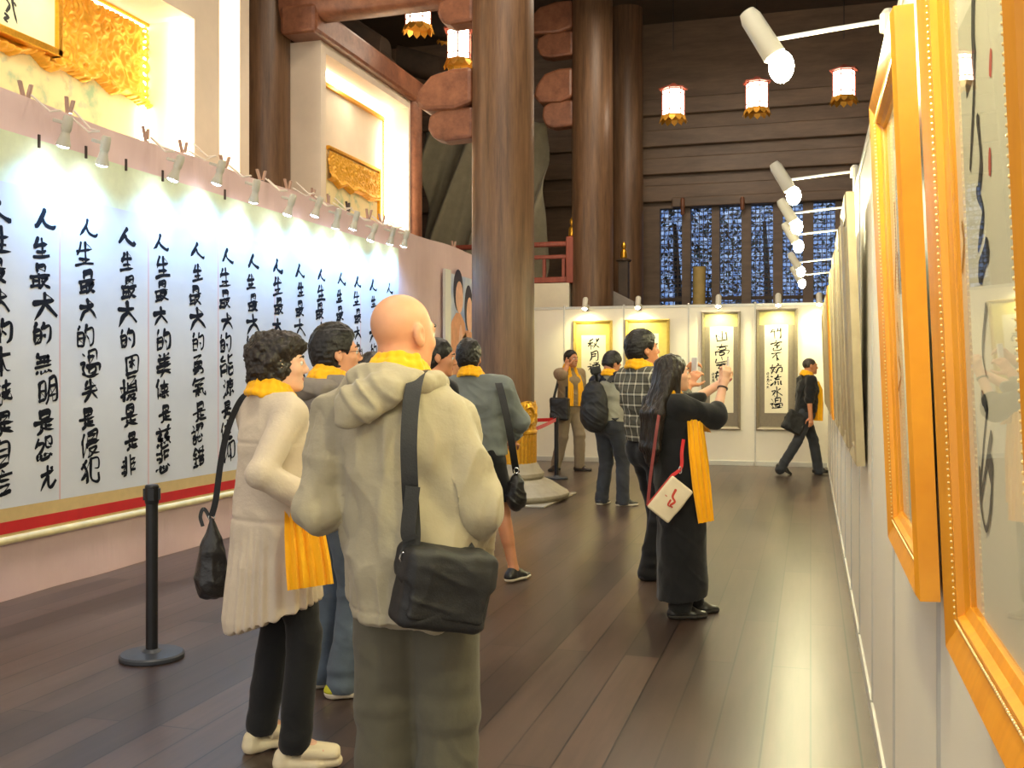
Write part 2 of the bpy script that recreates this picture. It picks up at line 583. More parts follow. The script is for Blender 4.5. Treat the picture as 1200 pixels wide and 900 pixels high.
# ------------------------------------------------------------------ right-hand partition and back partition (white exhibition boards)
ZT = 2.62
wr = empty('wall_right', (XR, 9, 0), kind='structure')
seams = [-0.2, 1.05, 2.31] + [2.31 + 1.2*k for k in range(1, 13)]
seams = [s_ for s_ in seams if s_ < YB-0.3] + [YB]
for a, b in zip(seams[:-1], seams[1:]):
    m = MB(); m.box((XR, a+0.012, 0.07), (XR+0.03, b-0.012, ZT-0.02)); m.build('panel', M['white_panel'], wr)
    m = MB(); m.box((XR-0.012, a+0.02, 0.0), (XR+0.036, b-0.02, 0.075)); m.box((XR-0.008, a+0.02, ZT-0.045), (XR+0.036, b-0.02, ZT)); m.build('rail', M['alu'], wr, bevel=0.003)
for a in seams[:-1]:
    m = MB(); m.lathe((XR+0.012, a, 0), [(.02, 0), (.02, ZT+0.015), (.012, ZT+0.025)], 8, PI/8); m.build('post', M['alu'], wr)
wb = empty('wall_back', (-2, YB, 0), kind='structure')
bx = [onY(p, 450, YB)[0] for p in (520, 590, 661, 731, 807, 885)] + [XR+0.03]
for i, (a, b) in enumerate(zip(bx[:-1], bx[1:])):
    m = MB(); m.box((a+0.012, YB, 0.07), (b-0.012, YB+0.03, ZT-0.02)); m.build('panel', M['white_panel'], wb)
    m = MB(); m.box((a+0.02, YB-0.012, 0.0), (b-0.02, YB+0.036, 0.075)); m.box((a+0.02, YB-0.008, ZT-0.045), (b-0.02, YB+0.036, ZT)); m.build('rail', M['alu'], wb, bevel=0.003)
for a in bx[:-1]:
    m = MB(); m.lathe((a, YB+0.012, 0), [(.02, 0), (.02, ZT+0.015), (.012, ZT+0.025)], 8, PI/8); m.build('post', M['alu'], wb)

# ------------------------------------------------------------------ left wall: pink cloth stretched over a frame
ZL = 3.36
ny, nz = 240, 30
ys = np.linspace(2.2, 17.75, ny); zs = np.linspace(0, ZL, nz)
V = []
for j, z in enumerate(zs):
    for i, y in enumerate(ys):
        sag = 0.03*math.sin(y*2.1)*math.sin(y*.77)
        zz = z + (sag*0.6 if j == nz-1 else 0)
        b = 0.012*math.sin(y*7+1.3*math.sin(z*2))*max(0, (0.5-z)) + (0.03*max(0, .15-z)*(1+math.sin(y*5)))
        V.append((XL-0.012 + b, y, zz))
n0 = len(V)
V += [(XL-0.10, v[1], v[2]) for v in V]
F = []
for j in range(nz-1):
    for i in range(ny-1):
        a = j*ny+i
        F.append((a, a+1, a+ny+1, a+ny)); F.append((n0+a, n0+a+ny, n0+a+ny+1, n0+a+1))
for i in range(ny-1):
    a = (nz-1)*ny+i; F.append((a, a+1, n0+a+1, n0+a))
for j in range(nz-1):
    a = j*ny; F.append((a, a+ny, n0+a+ny, n0+a)); a = j*ny+ny-1; F.append((a, n0+a, n0+a+ny, a+ny))
setp(mesh_np('wall_left', V, F, M['pink'], smooth=True, sharp=0.7, origin=(XL, 10, 0)), kind='structure')

# ------------------------------------------------------------------ timber columns
def column(X, Y, r, zt, label, z0=0.0):
    m = MB(); prof = [(r*1.0, z0), (r*1.01, z0+1.5), (r, 4), (r*.97, zt)]
    m.lathe((X, Y, 0), prof, 48)
    o = m.build('column', M['wood_column'], smooth=True)
    return setp(o, label, 'column')
C1 = np.array([-3.53, 11.72]); C2 = np.array([-3.77, 18.1])
column(C1[0], C1[1], 0.372, 8.8, 'huge round timber column rising from the gilded base in the middle of the hall', 0.16)
column(C2[0], C2[1], 0.372, 8.8, 'round timber column behind the back partition, right of the biggest column')
column(-6.75, 11.75, 0.34, 8.8, 'dark timber column standing between the two lit alcoves')
column(-3.55, 20.4, 0.33, 8.8, 'dim timber column against the far wall left of the lattice windows')
# stone foot and gilded sleeve of the big column
r = empty('column_base', (C1[0], C1[1], 0), 'grey octagonal stone plinth with a carved gilded sleeve round the big column', 'column base')
m = MB()
m.lathe((C1[0], C1[1], 0), [(1.02, 0), (1.02, .02)], 4, PI/4 - .03)
m.build('paving_slab', M['stone_grey'], r, bevel=.006)
m = MB(); m.lathe((C1[0], C1[1], 0), [(.76, .02), (.80, .06), (.80, .09), (.74, .12), (.60, .21), (.50, .25)], 16, 0.1); m.build('plinth', M['stone_grey'], r, bevel=.008)
m = MB(); m.lathe((C1[0], C1[1], 0), [(.46, .24), (.49, .28), (.49, .32), (.45, .36), (.42, .42), (.40, .44)], 40); m.build('stone_drum', M['stone_grey'], r, True)
N, K = 220, 90
V = []
for k in range(K):
    z = .42 + .72*k/(K-1)
    for i in range(N):
        t = 2*PI*i/N
        rr = .392
        if z < .78:
            rr += .012*abs(math.sin(t*22))
        elif z < .82:
            rr += .018
        else:
            c = (t*8/(2*PI)) % 1 - .5
            u = c*2*PI*.39/8; w = z-1.0
            q = math.hypot(u, w)
            rr += .016*math.exp(-((q-.105)/.02)**2) + .02*math.exp(-(q/.035)**2) + .008*math.cos(q*130)*(q < .10) + .006*math.sin(u*90)*math.sin(w*90)*(q > .12)
        lob = 1.0
        V.append((C1[0]+rr*math.cos(t), C1[1]+rr*math.sin(t), z if k < K-1 else z + .03*abs(math.sin(t*4))))
F = [(k*N+i, k*N+(i+1) % N, (k+1)*N+(i+1) % N, (k+1)*N+i) for k in range(K-1) for i in range(N)]
nb = len(V)
V += [(C1[0]+.36*math.cos(2*PI*i/N), C1[1]+.36*math.sin(2*PI*i/N), V[(K-1)*N+i][2]) for i in range(N)]
F += [((K-1)*N+i, (K-1)*N+(i+1) % N, nb+(i+1) % N, nb+i) for i in range(N)]
mesh_np('gilded_sleeve', V, F, M['gold'], r, True)

# ------------------------------------------------------------------ beams and brackets under the roof
def round_beam(name, a, b, hw, hh, mat, label, cat):
    """beam with rounded section from a to b"""
    a, b = np.asarray(a, float), np.asarray(b, float)
    w = nrm(b-a); u = nrm(np.cross(w, ZV)); pts = []
    m = MB()
    poly = [(hw*math.copysign(abs(math.cos(t))**.6, math.cos(t)), hh*math.copysign(abs(math.sin(t))**.6, math.sin(t))) for t in np.linspace(0, 2*PI, 25)[:-1]]
    m.prism(poly, a, u, ZV, b-a)
    return setp(m.build(name, mat, smooth=True), label, cat)
zt_ = onY(430, 12, 11.75)[2]
round_beam('beam', (-6.75+.33, 11.75, zt_+.22), (C1[0]-.36, 11.72, zt_+.22), .22, .30, M['wood_beam'], 'thick brown tie beam between the alcove column and the biggest column', 'beam')
round_beam('beam', (C1[0]+.3, 13.5, 8.25), (6, 13.5, 8.25), .25, .3, M['wood_dark'], 'high dark cross beam at the top of the picture right of the columns', 'beam')
def bracket(px0, px1, ptop, pbot, Y, X_att, label, flip=1):
    """curved arm bracket of several rounded blocks growing sideways from a column"""
    p0 = onY(px0, ptop, Y); p1 = onY(px1, pbot, Y)
    x_out, x_in = p0[0], X_att
    zt, zb_ = p0[2], p1[2]
    L = x_in - x_out
    h = zt - zb_
    r = empty('bracket', (x_in, Y, zb_), label, 'bracket')
    poly = [(0, .55*h), (0, 1.0*h), (.35*L, 1.0*h), (.75*L, .92*h), (.95*L, .72*h), (L, .52*h), (.86*L, .38*h), (.6*L, .40*h), (.3*L, .36*h)]
    m = MB(); m.prism(poly, (x_in, Y-.2, zb_), (-1, 0, 0), (0, 0, 1), (0, .4, 0)); m.build('upper_arm', M['wood_beam'], r, bevel=.045)
    poly = [(0, 0), (0, .42*h), (.5*L, .42*h), (.78*L, .36*h), (.82*L, .18*h), (.7*L, .03*h), (.5*L, 0)]
    m = MB(); m.prism(poly, (x_in, Y-.14, zb_), (-1, 0, 0), (0, 0, 1), (0, .28, 0)); m.build('lower_arm', M['wood_beam'], r, bevel=.04)
    return r
def bracket2(x_out, x_in, zt, zb_, Y, label):
    L = abs(x_in - x_out); sg = 1 if x_out > x_in else -1
    h = zt - zb_
    r = empty('bracket', (x_in, Y, zb_), label, 'bracket')
    poly = [(0, .50*h), (0, 1.0*h), (.35*L, 1.0*h), (.72*L, .93*h), (.93*L, .74*h), (L, .56*h), (.86*L, .44*h), (.3*L, .42*h)]
    m = MB(); m.prism(poly, (x_in, Y-.2, zb_), (sg, 0, 0), (0, 0, 1), (0, .4, 0)); m.build('upper_arm', M['wood_beam'], r, bevel=.05)
    poly = [(0, .02*h), (0, .46*h), (.55*L, .46*h), (.76*L, .38*h), (.80*L, .2*h), (.7*L, .05*h), (.5*L, 0)]
    m = MB(); m.prism(poly, (x_in, Y-.15, zb_), (sg, 0, 0), (0, 0, 1), (0, .3, 0)); m.build('lower_arm', M['wood_beam'], r, bevel=.04)
def zY(py, px, Y): return onY(px, py, Y)[2]
bracket2(onY(492, 0, 11.72)[0], C1[0]-.33, zY(86, 525, 11.72), zY(168, 525, 11.72), 11.72, 'curved wooden bracket on the left side of the biggest column')
bracket2(onY(628, 0, 18.1)[0], C2[0]-.33, zY(84, 650, 18.1), zY(152, 650, 18.1), 18.1, 'curved wooden bracket left of the second column, level with its partner')
bracket2(onY(620, 0, 18.1)[0], C2[0]-.33, zY(6, 650, 18.1), zY(70, 650, 18.1), 18.1, 'upper curved wooden bracket near the top of the second column')
bracket2(onY(506, 0, 11.72)[0], C1[0]-.33, zY(-40, 525, 11.72), zY(34, 525, 11.72), 11.72, 'curved wooden bracket above the lantern at the top of the biggest column')
# dim roof timbers above the second alcove
for k, (a, b, c) in enumerate((((404, 30), (452, 62), 15.5), ((440, 62), (470, 100), 15.5), ((470, 70), (520, 84), 17.5), ((500, 30), (548, 34), 18.2))):
    p0 = onY(a[0], a[1], c); p1 = onY(b[0], b[1], c)
    lb = ['dim rounded roof timber above the top left corner of the second alcove', 'dim rounded roof timber over the sloping top of the second alcove', 'dim rounded roof timber behind the left bracket of the biggest column', 'dim roof timber behind the lantern beside the biggest column'][k]
    round_beam('roof_timber', p0, p1, .24, .24, M['wood_darkest'], lb, 'roof timber')
# ------------------------------------------------------------------ brush writing
GL = {
'人':"51 43 26 17|44 56 88 97", '生':"30 22 14|13 53 83|50 54 58|26 56 76|08 48 98", '最':"30 33|30 70 73|31 71|04 54 94|14 18|44 49|16 46|08 58|55 85 67 49|56 78 99",
'大':"13 53 83|50 54 36 19|54 76 99", '的':"20 12|13 18|13 43 48|15 45|18 48|60 53|62 92 97 79|65 76", '是':"31 34|31 71 74|32 72|34 74|05 55 95|55 58|57 87|36 38 19|37 58 99",
'無':"20 12|22 82|14 94|32 35|52 55|72 75|06 96|18 09|38 39|58 69|78 99", '明':"11 17|11 41 47|14 44|17 47|60 57 49|60 90 98 79|63 93|66 96",
'怨':"20 03|22 52 35 16|60 64 95|60 90 93 73|17 18 19|37 39 79 87|57 67|88 98", '尤':"23 83|50 54 36 19|54 58 79 97|71 82",
'過':"40 44|40 80 84|42 72|35 95 98|45 48|46 76 78 48|10 21|04 24 16 28|18 49 99", '失':"30 22|23 83|05 95|50 55 37 19|55 77 99",
'侵':"20 04|13 19|40 80 83|41 81|43 83|34 94|35 36|46 86 59 39|47 68 99", '犯':"30 03|11 34 38 29|35 07|50 90 94 74|50 57 79 99 96",
'困':"11 19|11 91 99|19 99|33 73|51 57|54 36|54 76", '擾':"20 28 19|03 33|07 36|40 90|43 93|42 46|92 96|44 94|36 96|57 39|47 87 59|57 79 99",
'非':"30 37 19|12 32|04 34|07 37|60 69|62 92|64 94|67 97", '美':"20 31|80 71|12 92|24 84|50 55|05 95|07 97|57 29|57 99",
'德':"20 03|14 19|33 93|63 60|44 84 86 46 44|64 66|47 97|37 28|48 59 79|68 69|88 99", '慈':"20 31|80 71|02 92|33 15 45 26 46|73 55 85 66 86|17 08|37 39 79 78|57 58|87 98",
'悲':"40 44 25|60 65|11 41|13 43|61 91|63 93|17 08|37 39 79 77|57 58|87 98", '勇':"20 80 51|23 26|23 83 86|53 56|24 84|26 86|17 87 99 79|57 38 19",
'氣':"20 03|21 91|23 83|05 75 77 99 97|27 28|44 48|26 66|46 27|46 67", '認':"10 21|03 33|15 35|16 36|17 37 39 19 17|40 90 83|70 43|51 62|46 37|56 59 89 87|66 67|86 97",
'錯':"20 03|20 42|13 33|05 45|24 29|17 28|09 49|42 92|55 50|80 84|45 95|56 59|56 86 89|57 87|59 89", '能':"20 02 42|04 09|04 44 49|06 46|07 47|60 64 94|90 61|65 69 99|96 66",
'源':"10 21|03 14|09 27|31 91|41 37 29|60 52|52 82 85 55 52|53 83|65 69 59|47 38|87 98", '信':"20 04|13 19|50 61|32 92|44 84|46 86|48 49|48 88 89|49 89",
'仰':"20 04|13 19|50 42 47 65|60 90 97 78|61 69", '本':"12 92|50 59|52 27 08|52 77 98|37 67", '錢':"20 03|20 42|13 33|05 45|24 29|17 28|09 49|52 92|70 74 94|55 95|56 98 97|85 58",
'毛':"70 21|13 83|06 95|40 39 79 97", '病':"50 51|12 92|22 27 09|03 14|34 94|64 67 49|45 49|45 95 99", '自':"50 41|22 29|22 82 89|24 84|26 86|29 89", '私':"40 11|03 43|20 29|23 06|25 46|70 48 88|76 99",
'秋':"40 11|03 43|20 29|23 06|25 46|54 65|90 73|70 74 49|65 99", '月':"31 36 19|31 81 89 69|33 73|45 75", '禪':"20 31|03 33 06|24 29|34 45|50 61|90 81|42 92 95 45 42|44 94|46 96|37 97|70 79",
'山':"50 57|13 18|18 88|82 89", '高':"50 51|12 92|33 73 75 35 33|06 09|06 96 99 89|37 67 69 39 37", '豈':"50 53|11 14 94|91 94|16 86|37 77 78 38 37|29 99", '礙':"01 41|20 06|14 34 38 18 14|50 53 83|72 54|45 85|64 49|66 99|95 77",
'竹':"20 03|12 42|30 39|60 53|62 92|80 88 79", '密':"50 51|12 02|12 92 83|34 44 65 75|72 35|55 58|27 29 89 87", '不':"11 91|51 15|53 59|55 78", '妨':"20 15 48|33 09|03 53|60 71|52 92|65 49|64 94 98 78",
'流':"10 21|03 14|09 27|60 61|32 92|61 44 74|46 39|66 69|86 89 99", '水':"50 59 39|13 43 17|82 63|54 99",
}
def brush(mb, pts, w, to3, seed, lift=0.0):
    """one brush stroke along 2D pts (x right, y down) as a flat tapering ribbon; to3 maps 2D -> 3D"""
    rg = random.Random(seed)
    P = [np.array(p, float) for p in pts]
    if len(P) == 1: P.append(P[0] + (.4*w, .8*w))
    Q = [2*P[0]-P[1]] + P + [2*P[-1]-P[-2]]
    C = []
    for i in range(1, len(Q)-2):
        L = np.linalg.norm(Q[i+1]-Q[i]); n = max(3, int(L/(w*.7))+2)
        for k in range(n):
            t = k/n
            C.append(.5*((2*Q[i]) + (-Q[i-1]+Q[i+1])*t + (2*Q[i-1]-5*Q[i]+4*Q[i+1]-Q[i+2])*t*t + (-Q[i-1]+3*Q[i]-3*Q[i+1]+Q[i+2])*t**3))
    C.append(P[-1])
    n = len(C)
    T0 = nrm(C[1]-C[0]); C = [C[0]-T0*w*.35] + C
    n = len(C)
    ph = rg.random()*6; end = rg.choice((.15, .3, .6))
    vs = []
    nib = nrm(np.array([.75, .66]))
    for i, c in enumerate(C):
        t = i/(n-1)
        T = nrm(C[min(i+1, n-1)]-C[max(i-1, 0)]); N = np.array([-T[1], T[0]])
        k = (.45 if i == 0 else 1.05 - .3*math.sin(PI*t)) * (1 if t < .75 else 1-(1-end)*(t-.75)/.25)
        k *= .72 + .42*abs(np.dot(N, nib)) + .12*math.sin(ph+t*9)
        vs.append(to3(c+N*w*k*.5, lift)); vs.append(to3(c-N*w*k*.5, lift))
    mb.add(vs, [(2*i, 2*i+1, 2*i+3, 2*i+2) for i in range(n-1)])
def glyph(mb, ch, to3, cell, w, seed, slant=-.03):
    rg = random.Random(seed)
    last = None
    for k, st in enumerate(GL[ch].split('|')):
        pts = [(int(p[0])/9-.5, int(p[1])/9-.5) for p in st.split()]
        pts = [((x - slant*y*2 + rg.uniform(-.03, .03))*cell[0], (y - .20*x + rg.uniform(-.045, .045))*cell[1]) for x, y in pts]
        if last is not None and rg.random() < .5 and w > .015:
            brush(mb, [last, ((last[0]+pts[0][0])/2+.04*cell[0], (last[1]+pts[0][1])/2), pts[0]], w*.30, to3, seed*17+k, .0002)
        last = pts[-1]
        brush(mb, pts, w*rg.uniform(.7, 1.25), to3, seed*31+k, .0004*(k % 4))

# ------------------------------------------------------------------ stone wall with lit alcoves above the cloth wall
M['strip'] = emit('light_strip', (1.0, 0.93, 0.76), STRIP_E)
XA, XAB = -6.3, -6.95
def yX(px, X): return onX(px, 300, X)[1]
ya = yX(228, XA); yb = yX(257, XA); yc = yX(281, XA); yd = yX(292, XA)
za = onX(226, 21, XA)[2]
m = MB()
m.box((-7.5, 2.0, za), (XA, yb, 8.8))                 # above the first alcove
m.box((-7.5, ya, 0), (XA, yb, za))                    # pier
m.box((-7.5, yb, 0), (XA-.28, yc, 8.8))               # back of the slot
m.box((-7.5, yc, 0), (XA, yd, 8.8))
m.box((-7.5, 2.0, 0), (XAB-.02, ya, za))              # back of the alcove
m.box((XAB, 2.0, 0), (XA, ya, 2.9))                   # sill
wst = setp(m.build('wall_stone', M['stone'], origin=(-6.9, 7, 0)), kind='structure')
m = MB()
m.box((XAB+.02, 2.2, za-.06), (XAB+.07, ya-.06, za-.02)); m.box((XAB+.02, ya-.07, 3.0), (XAB+.07, ya-.03, za-.06))
m.box((XA-.27, yb+.01, 3.0), (XA-.22, yb+.04, 8.5))
o = m.build('light_strip', M['strip'], wst)
add_light('cove_light', 'AREA', (XA-.1, (ya+6)/2, za-.04), 22, (1.0, .88, .62), (XAB, (ya+6)/2, 3.6), size=.2, size_y=4.0)
add_light('cove_light', 'AREA', (XA-.12, ya-.08, 4.2), 14, (1.0, .92, .72), (XA-.3, ya+.4, 4.2), size=.1, size_y=2.2)
add_light('cove_light', 'AREA', (XA-.08, yb+.06, 4.6), 8, (1.0, .95, .82), (XA-.2, yc, 4.6), size=.08, size_y=3.4)

def mural_mat():
    t = NT('mural')
    v = t.coord()
    a = t.noise(v, 2.2, 5, .6); b = t.noise(v, 6.5, 3, .5)
    c = t.ramp(a.outputs['Fac'], [(.32, srgb(160, 190, 150)), (.46, srgb(236, 220, 164)), (.62, srgb(244, 224, 170)), (.74, srgb(222, 160, 112))])
    c = t.mix(t.math('MULTIPLY', t.ramp(b.outputs['Fac'], [(.6, (0, 0, 0)), (.7, (1, 1, 1))]), .5), c, srgb(150, 176, 160))
    t.l(c, t.p.inputs['Base Color']); t.p.inputs['Roughness'].default_value = .7
    return t.m
M['mural'] = mural_mat()

def relief_height(Y, Z, cen):
    h = 0.012*np.sin(Y*16 + 2.5*np.sin(Z*9)) * np.sin(Z*14 + 2*np.sin(Y*7))
    for (cy, cz, R, sg, ph) in cen:
        dy, dz = Y-cy, Z-cz
        q = np.sqrt(dy*dy+dz*dz); th = np.arctan2(dz, dy)
        w = np.clip((R-q)/(R*.25), 0, 1)
        s = .5+.5*np.cos(q/R*13 - sg*th + ph)
        h = h*(1-w) + w*(.012 + (.022+.12*R)*s*(1-.35*q/R))
    return h
def relief(name, X, y0, y1, z1, edge, parent, step, Rr, nsp, seed, dep=1.0):
    """carved gilt canopy; edge(y) is its scalloped lower limit"""
    rg = np.random.default_rng(seed)
    ys = np.arange(y0, y1, step); zmin = min(edge(y) for y in ys)
    zs = np.arange(zmin, z1, step)
    Yg, Zg = np.meshgrid(ys, zs)
    cen = [(rg.uniform(y0, y1), rg.uniform(zmin, z1), rg.uniform(.6, 1.15)*Rr, rg.choice((-1, 1)), rg.uniform(0, 6)) for _ in range(nsp)]
    H = relief_height(Yg, Zg, cen)*dep
    E = np.array([edge(y) for y in ys])[None, :]
    D = Zg - E
    H = H + .06*dep*np.exp(-((D-.05)/.035)**2) + .03*dep
    ok = D > -step
    Zs = np.where(D < 0, E, Zg)
    H = np.where(D < step*.8, 0.0, H)
    V = np.stack([X+H, Yg, Zs], -1).reshape(-1, 3)
    n = len(ys)
    idx = np.arange(V.shape[0]).reshape(Yg.shape)
    q = np.stack([idx[:-1, :-1], idx[:-1, 1:], idx[1:, 1:], idx[1:, :-1]], -1).reshape(-1, 4)
    okq = (ok[:-1, :-1] & ok[:-1, 1:] & ok[1:, 1:] & ok[1:, :-1]).reshape(-1)
    q = q[okq]
    used, inv = np.unique(q, return_inverse=True)
    return mesh_np(name, V[used], inv.reshape(-1, 4), M['gold_relief'], parent, True)

r = empty('alcove_mural', (XAB, 7.5, 3.0), 'big painted mural with a carved gilt cloud canopy in the first lit alcove', 'mural')
ye = yX(189, XAB+.03)
zg = onX(190, 40, XAB+.03)[2]
m = MB(); m.box((XAB, 3.0, 2.95), (XAB+.02, ye, zg)); m.build('painting', M['mural'], r)
m = MB(); m.box((XAB+.02, 3.0, zg-.03), (XAB+.09, ye, zg+.04)); m.box((XAB+.02, ye-.03, 2.95), (XAB+.09, ye+.03, zg+.04))
m.box((XAB+.02, yX(182, XAB), 2.95), (XAB+.045, yX(182, XAB)+.03, zg)); m.build('gilt_frame', M['gold'], r, bevel=.01)
ept = [onX(x, y, XAB+.05)[1:] for x, y in ((-60, 40), (0, 58), (14, 66), (28, 63), (38, 64), (52, 80), (62, 85), (74, 81), (88, 90), (100, 97), (112, 92), (122, 102), (132, 112), (144, 110), (156, 117), (166, 125), (176, 134))]
ey = [e[0] for e in ept]; ez = [e[1] for e in ept]
edge1 = lambda y: float(np.interp(y, ey, ez))
relief('canopy', XAB+.02, ey[0], yX(180, XAB+.05), zg-.05, edge1, r, .013, .17, 190, 3)
# small pieces of painted scenery and the plaque
p0 = onX(66, 60, XAB+.16); p1 = onX(-60, -60, XAB+.16)
pq = empty('plaque', (XAB+.1, p0[1]-1, p0[2]), 'pale green gilt-edged plaque with cursive writing at the top left corner', 'plaque')
m = MB(); m.box((XAB+.10, p1[1], p0[2]), (XAB+.16, p0[1], p0[2]+1.2)); m.build('board', plain('plaque_green', srgb(226, 230, 190), .6, var=.04), pq)
m = MB(); m.box((XAB+.09, p1[1], p0[2]-.05), (XAB+.2, p0[1]+.05, p0[2]+.02)); m.box((XAB+.09, p0[1]-.02, p0[2]-.05), (XAB+.2, p0[1]+.05, p0[2]+1.25)); m.build('gilt_edge', M['gold'], pq, bevel=.01)
m = MB()
for k, st in enumerate(([(5, -4), (11, 6), (7, 14)], [(6, 16), (10, 20), (5, 22), (9, 26)], [(14, -2), (16, 12), (20, 28)], [(17, 4), (19, 8)])):
    P = [onX(x, y, XAB+.16) for x, y in st]
    brush(m, [(q[1], -q[2]) for q in P], .035, lambda p_, lf: (XAB+.1615+lf, p_[0], -p_[1]), 60+k)
m.build('calligraphy', M['ink_grey'], pq)

# second alcove: a stone block standing out from the wall
X2 = -6.0
y2a, y2b = yX(376, X2), yX(481, X2)
z2 = onX(376, 50, X2)[2]; z2 = .5*(z2 + onX(481, 116, X2)[2])
yi, yo = yX(382, X2), yX(479, X2)
zi = .5*(onX(382, 66, X2)[2] + onX(479, 124, X2)[2])
X2b = X2 - .40
m = MB()
m.box((X2b-.5, y2a, 0), (X2, yi, z2)); m.box((X2b-.5, yo, 0), (X2, y2b, z2)); m.box((X2b-.5, yi, zi), (X2, yo, z2)); m.box((X2b-.5, yi, 0), (X2b-.02, yo, zi)); m.box((X2b-.02, yi, 0), (X2, yo, 2.8))
m.box((-7.4, y2a+.25, 0), (X2b-.5, y2b, z2-.15))
w2 = setp(m.build('wall_alcove', M['stone'], origin=(-6.4, 13.5, 0)), kind='structure')
m = MB(); m.box((X2b+.01, yi+.02, zi-.05), (X2b+.05, yo-.02, zi-.01)); m.box((X2b+.01, yo-.05, 2.9), (X2b+.05, yo-.01, zi-.05)); m.build('light_strip', M['strip'], w2)
add_light('cove_light', 'AREA', (X2-.12, (yi+yo)/2, zi-.05), 11, (1.0, .9, .68), (X2b, (yi+yo)/2, 3.4), size=.15, size_y=2.2)
add_light('cove_light', 'AREA', (X2-.1, yo-.3, 4.2), 9, (1.0, .92, .74), (X2-.25, yo+.3, 4.2), size=.1, size_y=1.8)
r = empty('gilt_panel', (X2b, 13, 3), 'small carved gilt panel with a painted scene set in the second alcove', 'panel')
q0 = onX(385, 176, X2b+.04); q1 = onX(444, 200, X2b+.04)
zt2 = .5*(q0[2]+q1[2])
m = MB(); m.box((X2b-.02, q0[1], 2.8), (X2b+.01, q1[1], zt2)); m.build('painting', M['mural'], r)
ep = [onX(x, y, X2b+.04)[1:] for x, y in ((385, 210), (392, 214), (398, 222), (404, 220), (412, 228), (418, 226), (426, 230), (434, 236), (444, 236))]
ey2 = [e[0] for e in ep]; ez2 = [e[1] for e in ep]
relief('canopy', X2b+.015, q0[1], q1[1], zt2-.02, lambda y: float(np.interp(y, ey2, ez2)), r, .013, .10, 130, 5, .6)
m = MB(); m.box((X2b, q1[1], 2.8), (X2b+.06, q1[1]+.06, zt2+.05)); m.box((X2b, q0[1], zt2), (X2b+.06, q1[1], zt2+.05)); m.build('gilt_frame', M['gold'], r, bevel=.01)
m = MB(); yl = onX(452, 140, X2b+.02)[1]; zl = onX(452, 140, X2b+.02)[2]
m.box((X2b-.02, yi, zl-.03), (X2b+.03, yl, zl+.02)); m.box((X2b-.02, yl-.03, 2.8), (X2b+.03, yl+.02, zl)); m.build('moulding', M['gold'], r)
r = empty('alcove_surround', (X2, 13, z2), 'reddish brown timber beam and post edging the second alcove', 'timber surround')
m = MB(); m.box((X2-.4, y2a-.35, z2), (X2+.1, y2b+.45, z2+.36)); m.build('top_beam', M['wood_beam'], r, bevel=.05)
m = MB(); m.lathe((X2-.05, y2b+.16, 0), [(.17, 0), (.17, z2+.05)], 20); m.build('post', M['wood_beam'], r, True)
# grey cloth hung in slanting folds beyond the alcove
g = []
A = onY(497, 160, 18.6); B = onY(640, 300, 18.6)
nu, nv = 70, 40
for j in range(nv):
    for i in range(nu):
        u, v = i/(nu-1), j/(nv-1)
        g.append((A[0]+(B[0]-A[0])*u, 18.6 + .22*math.sin((u*1.5-v*.9)*11) + .08*math.sin((u*2.2-v)*19), 3.06+(A[2]+.1-3.06)*v))
F = [(j*nu+i, j*nu+i+1, (j+1)*nu+i+1, (j+1)*nu+i) for j in range(nv-1) for i in range(nu-1)]
o = mesh_np('hanging_cloth', g, F, cloth_mat('grey_hanging', srgb(142, 134, 112)), smooth=True)
o.modifiers.new('solid', 'SOLIDIFY').thickness = .01
setp(o, 'large grey cloth hanging in slanting folds between second alcove and biggest column', 'cloth')

# raised platform with red railing, far behind left
YP = 17.9
a = onY(600, 333, YP); b = onY(669, 333, YP)
m = MB(); m.box((-9, YP, 0), (min(b[0], C2[0]-.385), 21.3, a[2])); setp(m.build('platform', plain('platform_cream', srgb(232, 222, 198), .6, var=.03), bevel=.01), 'cream raised platform behind the back partition, left of second column', 'platform')
zr0, zr1 = onY(640, 331, YP)[2], onY(640, 283, YP)[2]
r = empty('railing', (-5, YP+.1, zr0), 'red wooden railing on the raised platform beside the second column', 'railing')
x1 = onY(665, 300, YP)[0]; x0 = x1-3.2
m = MB(); m.box((x0, YP+.04, zr0), (x1, YP+.14, zr0+.1)); m.build('bottom_rail', M['wood_red'], r, bevel=.01)
m = MB(); m.box((x0, YP+.05, zr0+.43), (x1, YP+.13, zr0+.5)); m.build('middle_rail', M['wood_red'], r, bevel=.01)
m = MB(); m.box((x0, YP+.03, zr1-.09), (x1, YP+.15, zr1)); m.build('top_rail', M['wood_red'], r, bevel=.02)
for k in range(9):
    x = x0+.2+.36*k
    m = MB(); m.box((x, YP+.06, zr0+.08), (x+.06, YP+.12, zr0+.44)); m.build('baluster', M['wood_red'], r, bevel=.006)
m = MB(); m.box((x1-.03, YP, zr0-.02), (x1+.17, YP+.2, zr1+.08)); m.build('newel_post', M['wood_red'], r, bevel=.015)
def finial(c, s, label):
    m = MB(); m.lathe(c, [(.06*s, 0), (.075*s, .02*s), (.07*s, .14*s), (.05*s, .18*s), (.03*s, .2*s), (.055*s, .25*s), (.05*s, .3*s), (.02*s, .35*s), (.005*s, .37*s)], 16)
    setp(m.build('finial', M['gold'], smooth=True), label, 'finial')
finial((x1+.07, YP+.1, zr1+.08), 1.0, 'small gold finial on the end post of the red railing')
p = onY(731, 303, 18.6)
m = MB(); m.box((p[0]-.09, 18.5, 0), (p[0]+.09, 18.7, p[2]-.04)); m.lathe((p[0], 18.6, p[2]-.06), [(.13, 0), (.15, .03), (.09, .06)], 12)
setp(m.build('newel_post', M['wood_darkest'], bevel=.01), 'dark slim post carrying a gold finial right of the second column', 'post')
